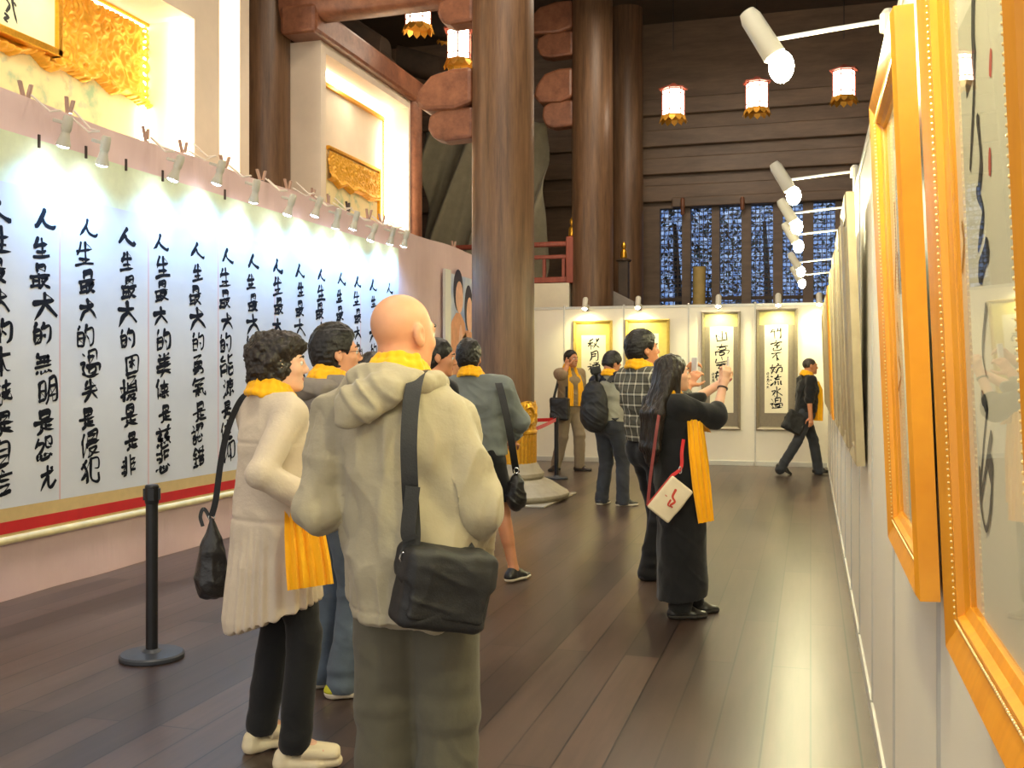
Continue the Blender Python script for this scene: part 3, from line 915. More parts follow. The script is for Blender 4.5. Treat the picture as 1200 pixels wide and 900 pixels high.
finial((p[0], 18.6, p[2]), .85, 'small gold finial on the dark post right of second column')
p0 = onY(719, 341, 18.4); p1 = onY(745, 354, 18.4)
m = MB(); m.prism([(0, 0), (0, p0[2]), (p1[0]-p0[0], p1[2]), (p1[0]-p0[0], 0)], (p0[0], 18.2, 0), (1, 0, 0), (0, 0, 1), (0, .12, 0))
setp(m.build('stair_side', plain('stair_grey', srgb(140, 130, 122), .7), bevel=.01), 'grey sloping stair side wall beyond the back partition', 'stair wall')
p = onY(819, 313, YF-.6)
m = MB(); m.cyl((p[0]-.02, YF-.6, 0), (p[0]+.01, YF-.6, p[2]), .12, .13, 16); 
setp(m.build('wrapped_post', plain('wrapped_yellow', srgb(196, 168, 104), .6), smooth=True), 'pale yellowish slim post standing before the second lattice window', 'post')
for k, (px, y0, y1) in enumerate(((800, 232, 252), (870, 231, 246))):
    a = onY(px, y0, YF-.22); b = onY(px, y1, YF-.22)
    m = MB(); m.lathe((a[0], YF-.22, b[2]), [(.03, 0), (.045, .03), (.045, a[2]-b[2]-.03), (.03, a[2]-b[2])], 10)
    setp(m.build('door_pivot', M['wood_beam'], smooth=True), ['small pale wooden pivot peg above the gap right of the first lattice window', 'small pale wooden pivot peg above the gap right of third lattice window'][k], 'pivot peg')

# ------------------------------------------------------------------ palace lanterns
M['lantern'] = emit('lantern_paper', (1.0, 0.86, 0.66), LANTERN_E)
M['lantern_gold'] = plain('lantern_gold', srgb(232, 168, 60), .4, metal=.5)
def make_lantern():
    r = empty('lantern', (0, 0, 0))
    W, H = .195, .42      # body radius and height; origin at the body's centre
    m = MB(); m.lathe((0, 0, 0), [(W*.94, -H/2), (W*.94, H/2)], 6); m.build('paper_body', M['lantern'], r)
    m = MB()
    for k in range(6):
        t = PI/3*k; m.cyl((W*math.cos(t), W*math.sin(t), -H/2), (W*math.cos(t), W*math.sin(t), H/2), .011, n=6)
    for z in (-H/2, -H*.3, H*.34, H/2):
        for k in range(6):
            t, t2 = PI/3*k, PI/3*(k+1)
            m.cyl((W*math.cos(t), W*math.sin(t), z), (W*math.cos(t2), W*math.sin(t2), z), .009, n=6)
    m.build('frame', M['wood_red'], r)
    m = MB()
    m.lathe((0, 0, 0), [(W*1.0, H/2), (W*1.3, H/2+.012), (W*1.34, H/2+.035), (W*1.0, H/2+.045), (W*.5, H/2+.075), (W*.2, H/2+.12)], 6)
    m.build('roof', M['wood_red'], r)
    m = MB()
    m.lathe((0, 0, 0), [(W*1.05, -H/2-.03), (W*1.12, -H/2)], 6)
    for k in range(12):
        t = 2*PI*(k+.5)/12; c, s = math.cos(t), math.sin(t); u = np.array([-s, c, 0]); R = np.array([c, s, 0])
        b = W*1.06*R + (0, 0, -H/2-.02)
        w = W*.27
        P = [b-u*w, b-u*w+R*.02-ZV*.05, b+R*.045-ZV*.10, b+u*w+R*.02-ZV*.05, b+u*w]
        Q = [p-R*.008 for p in P]
        m.add(P+Q, [(0, 1, 2, 3, 4), (9, 8, 7, 6, 5), (0, 5, 6, 1), (1, 6, 7, 2), (2, 7, 8, 3), (3, 8, 9, 4), (4, 9, 5, 0)])
    m.build('lotus_fringe', M['lantern_gold'], r)
    m = MB(); m.cyl((0, 0, H/2+.15), (0, 0, 1.0), .008, n=6); m.build('hanging_rod', M['black_metal'], r)
    return r
lan = make_lantern()
LDEF = [(789, 121, 18.0, 1.0, 'glowing hexagonal lantern hanging right of the columns, leftmost of three far lanterns'),
        (887, 113, 18.0, 1.0, 'glowing hexagonal lantern just below the nearest arm lamp'),
        (989, 99, 18.0, 1.0, 'glowing hexagonal lantern nearest the right partition'),
        (538, 54, 15.0, .95, 'glowing hexagonal lantern half hidden by the left edge of biggest column'),
        (490, 13, 15.0, .95, 'glowing hexagonal lantern cut off by the tie beam at the top of the picture'),
        (526, 30, 19.5, .95, 'faint golden lantern right behind the one beside the biggest column')]
for k, (px, py, d, s, lb) in enumerate(LDEF):
    o = lan if k == 0 else copy_tree(lan)
    p = wp(px, py, d)
    o.location = p; o.scale = (s, s, s*1.05)
    o.rotation_euler = (0, 0, .3+k*.5)
    setp(o, lb, 'lantern', 'palace lanterns hanging from the roof')
    for c in o.children:
        if c.name.startswith('hanging_rod'):
            c.scale = (1, 1, (8.8-p[2])/(s*1.05))

# ------------------------------------------------------------------ the long calligraphy banner
def banner_mat():
    t = NT('banner_paper')
    v = t.coord()
    sx = t.n('ShaderNodeSeparateXYZ'); t.l(v, sx.inputs[0])
    nz = t.noise(v, 1.5, 3)
    c = t.ramp(nz.outputs['Fac'], [(.3, srgb(200, 202, 207)), (.7, srgb(212, 213, 217))])
    # fine printed rules between the columns (a pattern of the paper)
    fr = t.math('FRACT', t.math('ADD', t.math('MULTIPLY', sx.outputs['Y'], 1/1.0), 0.27))
    ln = t.math('LESS_THAN', t.math('ABSOLUTE', t.math('SUBTRACT', fr, .5)), .007)
    c = t.mix(t.math('MULTIPLY', ln, .8), c, srgb(214, 158, 158))
    t.l(c, t.p.inputs['Base Color']); t.p.inputs['Roughness'].default_value = .5
    return t.m
XBN = XL + .03
yb0, yb1 = 3.4, yX(467, XBN)
bz = [EYE-(y-HOR)*6.69/1200 for y in (632, 626, 612, 596, 213, 152)]
r = empty('calligraphy_banner', (XBN, (yb0+yb1)/2, bz[0]), 'long pale blue-white printed calligraphy banner with gold and red lower border on pink cloth wall', 'banner')
def strip(name, z0, z1, mat, x=XBN, th=.008):
    m = MB(); m.box((x-th, yb0, z0), (x, yb1, z1)); return m.build(name, mat, r)
strip('paper', bz[3], bz[4], banner_mat())
strip('top_mount', bz[4], bz[5], plain('mount_green', srgb(214, 222, 190), .6, var=.05, scale=14))
strip('gold_band', bz[1]-.02, bz[3], plain('mount_gold', srgb(206, 176, 118), .5, var=.05, scale=14))
strip('red_band', bz[1], bz[2], M['red'], XBN+.003)
m = MB(); m.cyl((XBN+.004, yb0, bz[0]-.01), (XBN+.004, yb1+.06, bz[0]-.01), .026, n=14); m.build('roller', plain('roller_cream', srgb(232, 214, 158), .35), r, True)
TXT = ["人生最大的本錢是自信", "人生最大的無明是怨尤", "人生最大的過失是侵犯", "人生最大的困擾是是非", "人生最大的美德是慈悲", "人生最大的勇氣是認錯", "人生最大的能源是信仰",
       "人生最大的毛病是自私", "人生最大的本錢是自信", "人生最大的無明是怨尤", "人生最大的過失是侵犯", "人生最大的困擾是是非", "人生最大的美德是慈悲", "人生最大的勇氣是認錯", "人生最大的能源是信仰"]
colpx = [-1, 50, 102, 150, 190, 231, 265, 296, 326, 352, 376, 399, 419, 438, 457]
y0_ = yX(-1, XBN)
TXT += [TXT[i] for i in (4, 2, 6, 1)]
coly = [yX(px, XBN) for px in colpx] + [y0_-.5*i for i in (1, 2, 3, 4)]
for k, (yc_, tx) in enumerate(zip(coly, TXT)):
    m = MB()
    zt, zb_ = bz[4]-.10, bz[3]+.07
    step = (zt-zb_)/10
    for i, ch in enumerate(tx):
        zc = zt - step*(i+.5)
        sz = 1.0 + .12*math.sin(k*3.1+i*1.7)
        dy = .02*math.sin(k*1.3+i*2.1) + (.02 if i > 4 else -.01)
        to3 = lambda p, lf, yc_=yc_, zc=zc, dy=dy: (XBN+.0015+lf, yc_+dy+p[0], zc-p[1])
        glyph(m, ch, to3, (.172*sz*(1.25 if i in (0, 3) else 1.0), step*.80*sz), .030 if i not in (0, 3) else .040, k*50+i)
    o = m.build('calligraphy_column', M['ink'], r)
for k, (px, py) in enumerate(((45, 163), (100, 176), (147, 191), (190, 204), (263, 226))):
    p = onX(px, py, XBN)
    m = MB(); m.box((XBN, p[1]-.008, p[2]-.06), (XBN+.012, p[1]+.008, p[2]+.03)); m.build('hook', M['clip_dark'], r)
# photo poster and thin white edge strip at the far end of the cloth wall
XP = XL+.03
a = onX(528, 325, XP); b = onX(575, 470, XP)
r = empty('poster', (XP, (a[1]+b[1])/2, b[2]), 'photo poster of two people in orange on pale blue, partly behind the biggest column', 'poster')
m = MB(); m.box((XP-.01, a[1], .9), (XP, b[1], a[2]+.06))
t = NT('poster_print'); v = t.coord(); nz = t.noise(v, 1.1, 3); t.l(t.ramp(nz.outputs['Fac'], [(.35, srgb(120, 150, 210)), (.55, srgb(214, 222, 236)), (.7, srgb(228, 186, 160))]), t.p.inputs['Base Color']); t.p.inputs['Roughness'].default_value = .4
m.build('print', t.m, r)
m = MB()
skp = plain('poster_skin', srgb(240, 190, 164), .5)
for (pxc, yh, rx, rz) in ((537, 345, .30, .30), (549, 366, .26, .34), (562, 350, .3, .32)):
    c = onX(pxc, yh, XP)
    E = lambda ry, rz_, dy=0, dz=0, n=20: [(dy+ry*math.cos(2*PI*k/n), dz+rz_*math.sin(2*PI*k/n)) for k in range(n)]
    m.cur = 1; m.prism([(-.50, -1.7), (.50, -1.7), (.46, -.9), (.30, -.42), (.10, -.28), (-.10, -.28), (-.30, -.42), (-.46, -.9)], (XP, c[1], c[2]), (0, 1, 0), ZV, (.003, 0, 0))
    m.cur = 2; m.prism(E(rx*.72, rz*1.05, .0, .06), (XP, c[1], c[2]), (0, 1, 0), ZV, (.004, 0, 0))
    m.cur = 0; m.prism(E(rx*.55, rz*.8, .04, -.04), (XP, c[1], c[2]), (0, 1, 0), ZV, (.006, 0, 0))
    m.prism(E(.09, .30, .1, -.75), (XP, c[1], c[2]), (0, 1, 0), ZV, (.006, 0, 0))
m.build('printed_figures', [skp, plain('poster_robe', srgb(228, 160, 120), .5), plain('poster_hair', srgb(46, 44, 66), .5)], r)
m = MB(); yq = yX(523, XP); m.box((XP-.01, yq-.12, .3), (XP+.03, yq+.12, a[2]+.1)); setp(m.build('edge_strip', M['white_paint']), 'narrow white upright strip on the pink wall left of the photo poster', 'strip')

# ------------------------------------------------------------------ clothes pegs and clip lamps along the top of the cloth wall
M['lamp_body'] = plain('lamp_body', srgb(196, 190, 176), .4, var=.05)
M['bulb_cool'] = emit('bulb_cool', (.80, .90, 1.0), 26)
M['bulb_warm'] = emit('bulb_warm', (1.0, .97, .70), 60)
M['wire'] = plain('wire', srgb(228, 214, 200), .5)
PEGS = [(37, 117), (87, 132), (178, 164), (221, 173), (268, 194), (312, 209), (343, 220), (371, 230), (390, 236), (413, 243), (436, 248), (452, 256), (536, 288)]
def make_peg(mat):
    r = empty('clothes_peg', (0, 0, 0))
    for s in (-1, 1):
        m = MB(); m.obox((0, s*.018, .03), (.008, 0, 0), (0, .008, 0), (0, s*.018, .055)); m.build('jaw', mat, r, bevel=.002)
    m = MB(); m.tube([(0, -.02, .01), (.012, 0, .012), (0, .02, .01)], .005, 6); m.build('spring', M['chrome'], r)
    return r
peg, pegd = make_peg(M['clip']), make_peg(M['clip_dark'])
first = {0: True, 1: True}
PEGP = []
for k, (px, py) in enumerate(PEGS):
    dark = k in (9,)
    src = pegd if dark else peg
    o = src if first[int(dark)] else copy_tree(src)
    first[int(dark)] = False
    p = onX(px, py+6, XL); p[2] = max(p[2], ZL-.03); p[2] = ZL
    o.location = (XL-.05, p[1], p[2]-.01); o.rotation_euler = (0, .1*math.sin(k*2), .3*math.sin(k)); o.scale = (1.5, 1.5, 1.5)
    PEGP.append(np.array([XL-.05, p[1], p[2]]))
    if dark: setp(o, 'dark brown clothes peg on the top edge of the pink cloth wall', 'clothes peg')
    else:
        names = ['leftmost', 'second', 'third', 'fourth', 'fifth', 'sixth', 'seventh', 'eighth', 'ninth', 'tenth', 'eleventh', 'twelfth', 'last and lone']
        setp(o, '%s pinkish clothes peg from the left along the pink cloth wall' % names[k], 'clothes peg', 'clothes pegs along the pink cloth wall')
LAMPS = [(77, 155), (122, 178), (207, 198), (257, 203), (299, 225), (340, 241), (372, 243), (395, 257), (416, 259), (437, 273), (459, 277), (475, 280)]
def make_clip_lamp():
    r = empty('clip_lamp', (0, 0, 0))
    m = MB(); m.lathe((0, 0, 0), [(.024, .0), (.030, .02), (.030, .10), (.024, .12)], 14); m.build('socket', M['lamp_body'], r, True)
    m = MB(); m.lathe((0, 0, 0), [(.024, .0), (.030, -.04), (.042, -.085), (.042, -.1), (.036, -.1)], 18); m.build('reflector', M['lamp_body'], r, True)
    m = MB(); m.lathe((0, 0, 0), [(.036, -.098), (.033, -.106), (.018, -.112), (.002, -.114)], 16); m.build('bulb', M['bulb_cool'], r, True)
    m = MB(); m.box((-.10, -.012, .05), (-.025, .012, .075)); m.build('clip', M['lamp_body'], r, bevel=.004)
    return r
cl = make_clip_lamp()
ords = ['first', 'second', 'third', 'fourth', 'fifth', 'sixth', 'seventh', 'eighth', 'ninth', 'tenth', 'eleventh', 'twelfth']
for k, (px, py) in enumerate(LAMPS):
    o = cl if k == 0 else copy_tree(cl)
    p = onX(px, py, XL+.22)
    o.location = p
    tilt = .35*math.sin(k*1.9+.5)
    o.rotation_euler = (tilt*.5, .30, 0); o.scale = (1.15, 1.15, .95)
    setp(o, '%s small cream clip lamp from the left over the calligraphy banner' % ords[k], 'clip lamp', 'clip lamps along the banner')
    # its own light, thrown down on to the banner
    add_light('clip_lamp_light', 'SPOT', (p[0]+.04, p[1], p[2]-.15), CLIP_W*2.6, (.20, .50, 1.0), (XL+.02, p[1]+.02, p[2]-.95), size=.05, spot=2.5, blend=1.0)
    q = PEGP[min(k, len(PEGP)-1)]
    j = int(np.argmin([abs(a_[1]-(p[1]-.25)) for a_ in PEGP])); q = PEGP[j]
    m = MB()
    top = p + np.array([-.03, 0, .15]); mid = (q+top)/2 + np.array([.06, 0, -.05])
    m.tube([q+np.array([.06, 0, .02]), mid, top], .008, 6)
    m.build('cord', M['wire'], o if False else None) if False else None
    co = m.build('cord', M['wire'], None, True, origin=p)
    co.parent = o
    co.location = (0, 0, 0)
    co.matrix_parent_inverse = Matrix.Identity(4)
    o.rotation_euler = (tilt*.5, .30, 0)
    L = Matrix.LocRotScale(Vector(p), o.rotation_euler, o.scale)
    co.matrix_basis = L.inverted() @ Matrix.Translation(Vector(p))

# ------------------------------------------------------------------ framed pictures
def frame_sweep(mb, o, u, v, n, W, H, prof):
    """mitred moulding round a W x H rectangle whose lower left corner is o; prof = [(inset, height)...]"""
    o, u, v, n = (np.asarray(t, float) for t in (o, u, v, n))
    vs = []
    for t, h in prof:
        for a, b in ((t, t), (W-t, t), (W-t, H-t), (t, H-t)):
            vs.append(o+u*a+v*b+n*h)
    k = len(prof); fs = []
    for i in range(k):
        j = (i+1) % k
        for c in range(4):
            d = (c+1) % 4
            fs.append((i*4+c, i*4+d, j*4+d, j*4+c))
    mb.add(vs, fs)
def sheet(mb, o, u, v, n, a0, b0, a1, b1, h0, h1):
    o, u, v, n = (np.asarray(t, float) for t in (o, u, v, n))
    mb.obox(o+u*(a0+a1)/2+v*(b0+b1)/2+n*(h0+h1)/2, u*(a1-a0)/2, v*(b1-b0)/2, n*(h1-h0)/2)
M['frame_orange'] = wood_mat('frame_orange', srgb(216, 136, 26), srgb(246, 170, 44), .28, (1, 8, 1), 1.6, .05, .6)
M['frame_silver'] = plain('frame_silver', srgb(150, 140, 122), .35, metal=.45, var=.08, scale=20)
M['frame_beige'] = plain('frame_beige', srgb(176, 160, 128), .4, metal=.3, var=.1, scale=12)
M['bead'] = plain('bead', srgb(255, 220, 150), .3, metal=.3)
M['frame_gold'] = plain('frame_gold', srgb(204, 176, 96), .35, metal=.45, var=.08, scale=20)
M['mat_gold'] = plain('mat_gold', srgb(216, 200, 108), .7, var=.05, scale=20)
M['mat_grey'] = plain('mat_grey', srgb(132, 122, 108), .75, var=.06, scale=30)
M['mat_grey_lit'] = plain('mat_grey_lit', srgb(196, 186, 128), .75, var=.06, scale=30)  # grey mount's lamplit upper part, the light put into its colour
PROF = [(0, 0), (0, .038), (.012, .046), (.03, .040), (.052, .030), (.058, .034), (.070, .034), (.076, .024), (.090, .018), (.092, 0)]
def wall_picture(name, y0, y1, z0, z1, fmat, label, strokes=None, beads=False, paper=None, big=False, group=None):
    """picture hung on the right partition, its top tipped forward"""
    W = y1-y0; H = z1-z0
    lean = .05
    v = nrm(np.array([-lean, 0, H])); u = np.array([0, -1.0, 0]); n = nrm(np.cross(u, v))
    if n[0] > 0: n = -n
    o = np.array([XR-.012, y1, z0])
    r = empty(name, (XR-.02, (y0+y1)/2, z0), label, 'picture', group)
    m = MB(); frame_sweep(m, o, u, v, n, W, H, PROF); fo = m.build('frame', fmat, r, True, sharp=.35)
    m = MB(); sheet(m, o, u, v, n, .02, .02, W-.02, H-.02, .002, .006); m.build('backing', M['wood_dark'], r)
    m = MB(); sheet(m, o, u, v, n, .085, .085, W-.085, H-.085, .006, .009); m.build('paper', paper or M['paper'], r)
    m = MB(); sheet(m, o, u, v, n, .080, .080, W-.080, H-.080, .014, .017); m.build('glass', M['glass'], r)
    if beads:
        m = MB()
        def bd(a, b): m.ell(o+u*a+v*b+n*.037, (.0022,)*3, 5, 4)
        k = int(W/.011)
        for i in range(k): bd(.064+(W-.128)*i/k, .064); bd(.064+(W-.128)*i/k, H-.064)
        k = int(H/.011)
        for i in range(k): bd(.064, .064+(H-.128)*i/k); bd(W-.064, .064+(H-.128)*i/k)
        m.build('beading', M['bead'], r.children[0] if False else fo, True)
    return r, (o, u, v, n, W, H)
r1, f1 = wall_picture('framed_calligraphy', 1.02, 1.73, 1.065, 2.24, M['frame_orange'], 'nearest orange-gold framed calligraphy on the right partition, cut by the picture edge', beads=True)
def strokes_px(fr, X, lst, w, mat, parent, name):
    o, u, v, n, W, H = fr
    m = MB()
    for k, st in enumerate(lst):
        ww = w
        if isinstance(st, tuple): ww, st = st
        P = []
        for px, py in st:
            dirv = wp(px, py, 1.0) - np.array([0, 0, EYE]); e = np.array([0, 0, EYE])
            pl = o + n*.0095
            t = np.dot(pl-e, n)/np.dot(dirv, n)
            q = e+dirv*t-pl
            P.append((np.dot(q, u), -np.dot(q, v)))
        brush(m, P, ww, lambda p, lf: o+n*(.0095+lf)+u*p[0]-v*p[1], 11+k, .0003*(k % 4))
    return m.build(name, mat, parent)
strokes_px(f1, .19, [(.035, [(1141, -30), (1140, 40), (1141, 70), (1132, 108)]), (.018, [(1142, 60), (1141, 120), (1137, 200)]), (.022, [(1146, 140), (1150, 190), (1147, 225)]), (.012, [(1128, 262), (1130, 285), (1128, 320)]),
                     (.024, [(1145, 225), (1152, 250), (1146, 295)]), (.036, [(1157, 292), (1150, 315), (1147, 328)]), (.016, [(1156, 360), (1152, 410), (1156, 440)]), (.03, [(1152, 466), (1157, 476)]), (.012, [(1157, 478), (1152, 530), (1149, 575)]),
                     (.016, [(1162, 510), (1154, 560), (1149, 590)]), (.035, [(1162, 545), (1160, 560)]), (.014, [(1149, 550), (1150, 590), (1156, 620), (1161, 600), (1164, 550)])], .02, M['ink_grey'], r1, 'calligraphy')
strokes_px(f1, .19, [(.02, [(1161, 64), (1160, 90)]), (.02, [(1160, 180), (1160, 206)])], .02, M['seal'], r1, 'seal_stamp')
r2, f2 = wall_picture('framed_calligraphy', 2.19, 2.97, 1.045, 2.24, M['frame_orange'], 'second orange-gold framed calligraphy from the near end of right partition', beads=True)
strokes_px(f2, .19, [(.03, [(1048, 240), (1050, 290), (1049, 340)]), (.02, [(1055, 250), (1056, 330)]), (.03, [(1052, 300), (1054, 345)]), (.02, [(1052, 380), (1054, 400)]), (.02, [(1053, 420), (1056, 440), (1052, 460)]), (.02, [(1054, 450), (1056, 480)])], .02, M['ink_grey'], r2, 'calligraphy')
FY = [5.1, 6.3, 7.5, 8.8, 10.5, 11.8, 13.0, 14.2, 15.4]
plc = ['third', 'fourth', 'fifth', 'sixth', 'seventh', 'eighth', 'ninth', 'tenth', 'eleventh', 'twelfth', 'thirteenth']
for k, y in enumerate(FY):
    orange = (k == 4)
    lb = 'orange-gold framed calligraphy beyond the beige frames, %s frame along the right partition' % plc[k] if orange else 'beige framed calligraphy seen edge-on, %s frame along the right partition' % plc[k]
    zb_ = 1.06 if k < 4 else 1.04
    rr, ff = wall_picture('framed_calligraphy', y, y+.74, zb_, 2.36, M['frame_orange'] if orange else M['frame_beige'], lb, group=None if orange else 'beige frames along the right partition')
    o, u, v, n, W, H = ff
    m = MB()
    for i in range(4):
        ch = '山高流水'[i]
        glyph(m, ch, lambda p, lf, i=i: o+n*(.0095+lf)+u*(W/2+p[0])+v*(H-.28-.24*i-p[1]), (.18, .2), .025, 900+k*10+i)
    m.build('calligraphy', M['ink'], rr)

def scroll_picture(px0, px1, pyt, zb_, fmat, mat_top, mat_body, text, label, side_text, paper_px, paper_py):
    Y = YB - .012
    a, b = onY(px0, pyt, Y), onY(px1, pyt, Y)
    W = b[0]-a[0]; zt = a[2]; H = zt-zb_
    o = np.array([a[0], Y, zb_]); u = np.array([1., 0, 0]); v = ZV; n = np.array([0, -1., 0])
    r = empty('framed_scroll', (a[0]+W/2, Y, zb_), label, 'framed scroll')
    m = MB(); frame_sweep(m, o, u, v, n, W, H, [(0, 0), (0, .035), (.015, .045), (.04, .035), (.05, .02), (.052, 0)]); m.build('frame', fmat, r, True, sharp=.35)
    p0, p1 = onY(paper_px[0], paper_py, Y)[0]-o[0], onY(paper_px[1], paper_py, Y)[0]-o[0]
    pz = onY(600, paper_py, Y); pzt = onY(paper_px[0], paper_py, Y)[2]-zb_
    m = MB(); sheet(m, o, u, v, n, .04, .04, W-.04, H-.04, .002, .008); m.build('mount', mat_body, r)
    m = MB(); sheet(m, o, u, v, n, .05, pzt+.0, W-.05, H-.05, .008, .010); m.build('mount_top', mat_top, r)  # on the grey scrolls this lighter sheet paints lamplight on the mount
    zlo = .22*H/1.9+.05
    m = MB(); sheet(m, o, u, v, n, p0, zlo, p1, pzt, .009, .012); m.build('paper', M['paper'], r)
    m = MB()
    N = len(text); hh = pzt-zlo
    st = (hh*.92)/max(N, 6); w = (p1-p0)
    for i, ch in enumerate(text):
        cz = pzt-.05-st*(i+.5)
        glyph(m, ch, lambda p, lf, cz=cz: o+n*(.0125+lf)+u*((p0+p1)/2+p[0])+v*(cz-p[1]), (min(w*.62, st*.95), st*.8), .024, 700+int(px0)+i)
    m.build('calligraphy', M['ink'], r)
    m = MB()
    for i in range(5):
        cz = pzt-.55*hh-.055*i
        glyph(m, '山水月人大'[i], lambda p, lf, cz=cz: o+n*(.0125+lf)+u*(p0+.05+p[0])+v*(cz-p[1]), (.04, .045), .010, 800+i)
    m.build('signature', M['ink'], r)
    return r
scroll_picture(672, 718, 376, .58, M['frame_gold'], M['mat_gold'], M['mat_gold'], "秋月禪", 'gold framed scroll with a yellow mount at the left end of back partition', '', (681.5, 710), 393)
scroll_picture(733, 785, 374.5, .58, M['frame_gold'], M['mat_gold'], M['mat_gold'], "不妨流水", 'gold framed scroll behind the plaid-shirted man', '', (742, 772), 391)
scroll_picture(822, 868, 365, .58, M['frame_silver'], M['mat_grey_lit'], M['mat_grey'], "山高豈礙", 'grey framed scroll right of the raised phones on the back partition', '', (832, 859.5), 383)
scroll_picture(886, 935, 362, .58, M['frame_silver'], M['mat_grey_lit'], M['mat_grey'], "竹密不妨流水過", 'grey framed scroll with seven big characters at the right end of back partition', '', (896, 923.5), 381)

# ------------------------------------------------------------------ lamps over the back partition
def make_back_lamp():
    r = empty('picture_lamp', (0, 0, 0))
    m = MB(); m.box((-.02, .0, -.03), (.02, .22, .012)); m.box((-.02, .2, -.08), (.02, .235, .012)); m.build('clamp', M['lamp_body'], r, bevel=.004)
    m = MB(); m.lathe((0, -.02, .03), [(.034, -.09), (.036, .06), (.026, .08)], 14, ax=(0, .45, .9)); m.build('shade', M['lamp_body'], r, True)
    m = MB(); m.lathe((0, -.02, .03), [(.03, -.095), (.02, -.105), (.002, -.108)], 12, ax=(0, .45, .9)); m.build('bulb', M['bulb_warm'], r, True)
    return r
bl = make_back_lamp()
for k, (px, py) in enumerate(((686, 366), (748, 362), (842, 358), (912, 355), (960, 353))):
    o = bl if k == 0 else copy_tree(bl)
    p = onY(px, py, YB-.2)
    o.location = (p[0], YB-.2, ZT+.01)
    o.scale = (1.3, 1, 1.2)
    setp(o, ['small cream lamp above the leftmost gold framed scroll', 'small cream lamp above the gold framed scroll behind the plaid shirt', 'small cream lamp above the four-character grey framed scroll', 'small cream lamp above the seven-character grey framed scroll', 'small cream lamp in the corner where both partitions meet'][k], 'picture lamp', 'lamps on the back partition')
    add_light('picture_lamp_light', 'SPOT', (p[0], YB-.26, ZT-.09), BACK_W*2.2, (1.0, .93, .44), (p[0], YB, ZT-.75), size=.04, spot=2.4, blend=1.0)
# ------------------------------------------------------------------ arm lamps reaching out from the right partition
def make_arm_lamp():
    r = empty('arm_lamp', (0, 0, 0))      # origin at the clamp on the partition's top edge; arm reaches to -X
    m = MB(); m.box((-.03, -.025, -.03), (.06, .025, .02)); m.cyl((0, 0, 0), (0, 0, .22), .014, n=10); m.lathe((0, 0, .18), [(.03, 0), (.03, .06), (.015, .08)], 12); m.build('clamp', M['lamp_body'], r)
    m = MB(); m.tube([(0, 0, .22), (-.2, 0, .205), (-.42, 0, .185)], .0085, 8); m.build('arm', M['white_paint'], r, True)
    d = nrm(np.array([.50, 0, -.86])); c = np.array([-.42, 0, .16])
    m = MB(); m.lathe(c, [(.03, -.16), (.04, -.13), (.043, .04), (.030, .055)], 18, ax=d); m.cyl(c+d*-.02+(0, 0, .03), c+d*-.02+(0, 0, .045), .02, n=10); m.build('tube', M['lamp_body'], r, True)
    m = MB(); m.ell(c+d*.09, (.046, .046, .06), 16, 10); m.build('bulb', M['bulb_warm'], r, True)
    return r, c, d
al, ac, ad = make_arm_lamp()
ay = [3.95, 6.85, 8.3, 9.6, 12.0, 13.6, 2.45, 1.2]
albl = ['nearest arm lamp in view, white tube with a blazing bulb high over right partition', 'second arm lamp in view along the right partition', 'third arm lamp in view along the right partition', 'fourth arm lamp in view along the right partition', 'fifth arm lamp in view along right partition', 'farthest arm lamp in view on the right partition', 'arm lamp above the second orange-gold frame, over the picture top', 'arm lamp above the nearest orange-gold frame, over the picture top']
for k, y in enumerate(ay):
    o = al if k == 0 else copy_tree(al)
    o.location = (XR+.01, y, ZT-.06)
    setp(o, albl[k], 'arm lamp', 'arm lamps along the right partition')
    q = np.array([XR+.01, y, ZT-.06])+ac+ad*.12
    add_light('arm_lamp_light', 'POINT', q+np.array([0, 0, -.05]), ARM_W, (1.0, .93, .50), size=.04)

# ------------------------------------------------------------------ belt posts
def belt_post(x, y, h, label, rad=.165):
    r = empty('belt_post', (x, y, 0), label, 'belt post')
    m = MB(); m.lathe((x, y, 0), [(rad*.97, 0), (rad, .006), (rad, .022), (rad*.95, .03), (.05, .036), (.034, .05)], 40); m.build('base', M['base_grey'], r, True)
    m = MB(); m.cyl((x, y, .03), (x, y, h-.09), .031, n=24); m.build('pole', M['black_metal'], r, True)
    m = MB(); m.lathe((x, y, 0), [(.033, h-.10), (.036, h-.09), (.036, h-.008), (.03, h)], 24)
    for k in range(4):
        t = PI/2*k+.5
        m.obox((x+.036*math.cos(t), y+.036*math.sin(t), h-.05), np.array([math.cos(t), math.sin(t), 0])*.007, np.array([-math.sin(t), math.cos(t), 0])*.014, (0, 0, .03))
    m.build('belt_head', M['black_metal'], r, True)
    return r
M['base_grey'] = plain('base_grey', (.045, .05, .06), .42, var=.1)
p = fl(178, 771); belt_post(p[0], p[1], .912, 'black belt post standing alone before the calligraphy banner at lower left')
p = fl(652, 561); q = wp(577, 437, 10.55)
s1 = belt_post(p[0], p[1], .885, 'black belt post with red belts by the phone-holding man far back')
s2 = belt_post(q[0], q[1], .885, 'black belt post hidden behind the grey-shirted man at the column', .16)
M['belt_red'] = cloth_mat('belt_red', srgb(214, 38, 34), .6)
A = np.array([p[0], p[1], .84])
B = np.array([q[0], q[1], .84])
m = MB(); m.ribbon([A+(B-A)*t+np.array([0, 0, -.05*math.sin(PI*t)]) for t in np.linspace(.01, .99, 12)], .05, (0, 0, 1), .002); m.build('belt', M['belt_red'], s1)
C_ = np.array([C1[0]+.9, C1[1]+3.2, .84]); C_ = wp(560, 437, 14.9); C_[2] = .84
s3 = belt_post(C_[0], C_[1], .885, 'black belt post hidden behind the biggest column', .16)
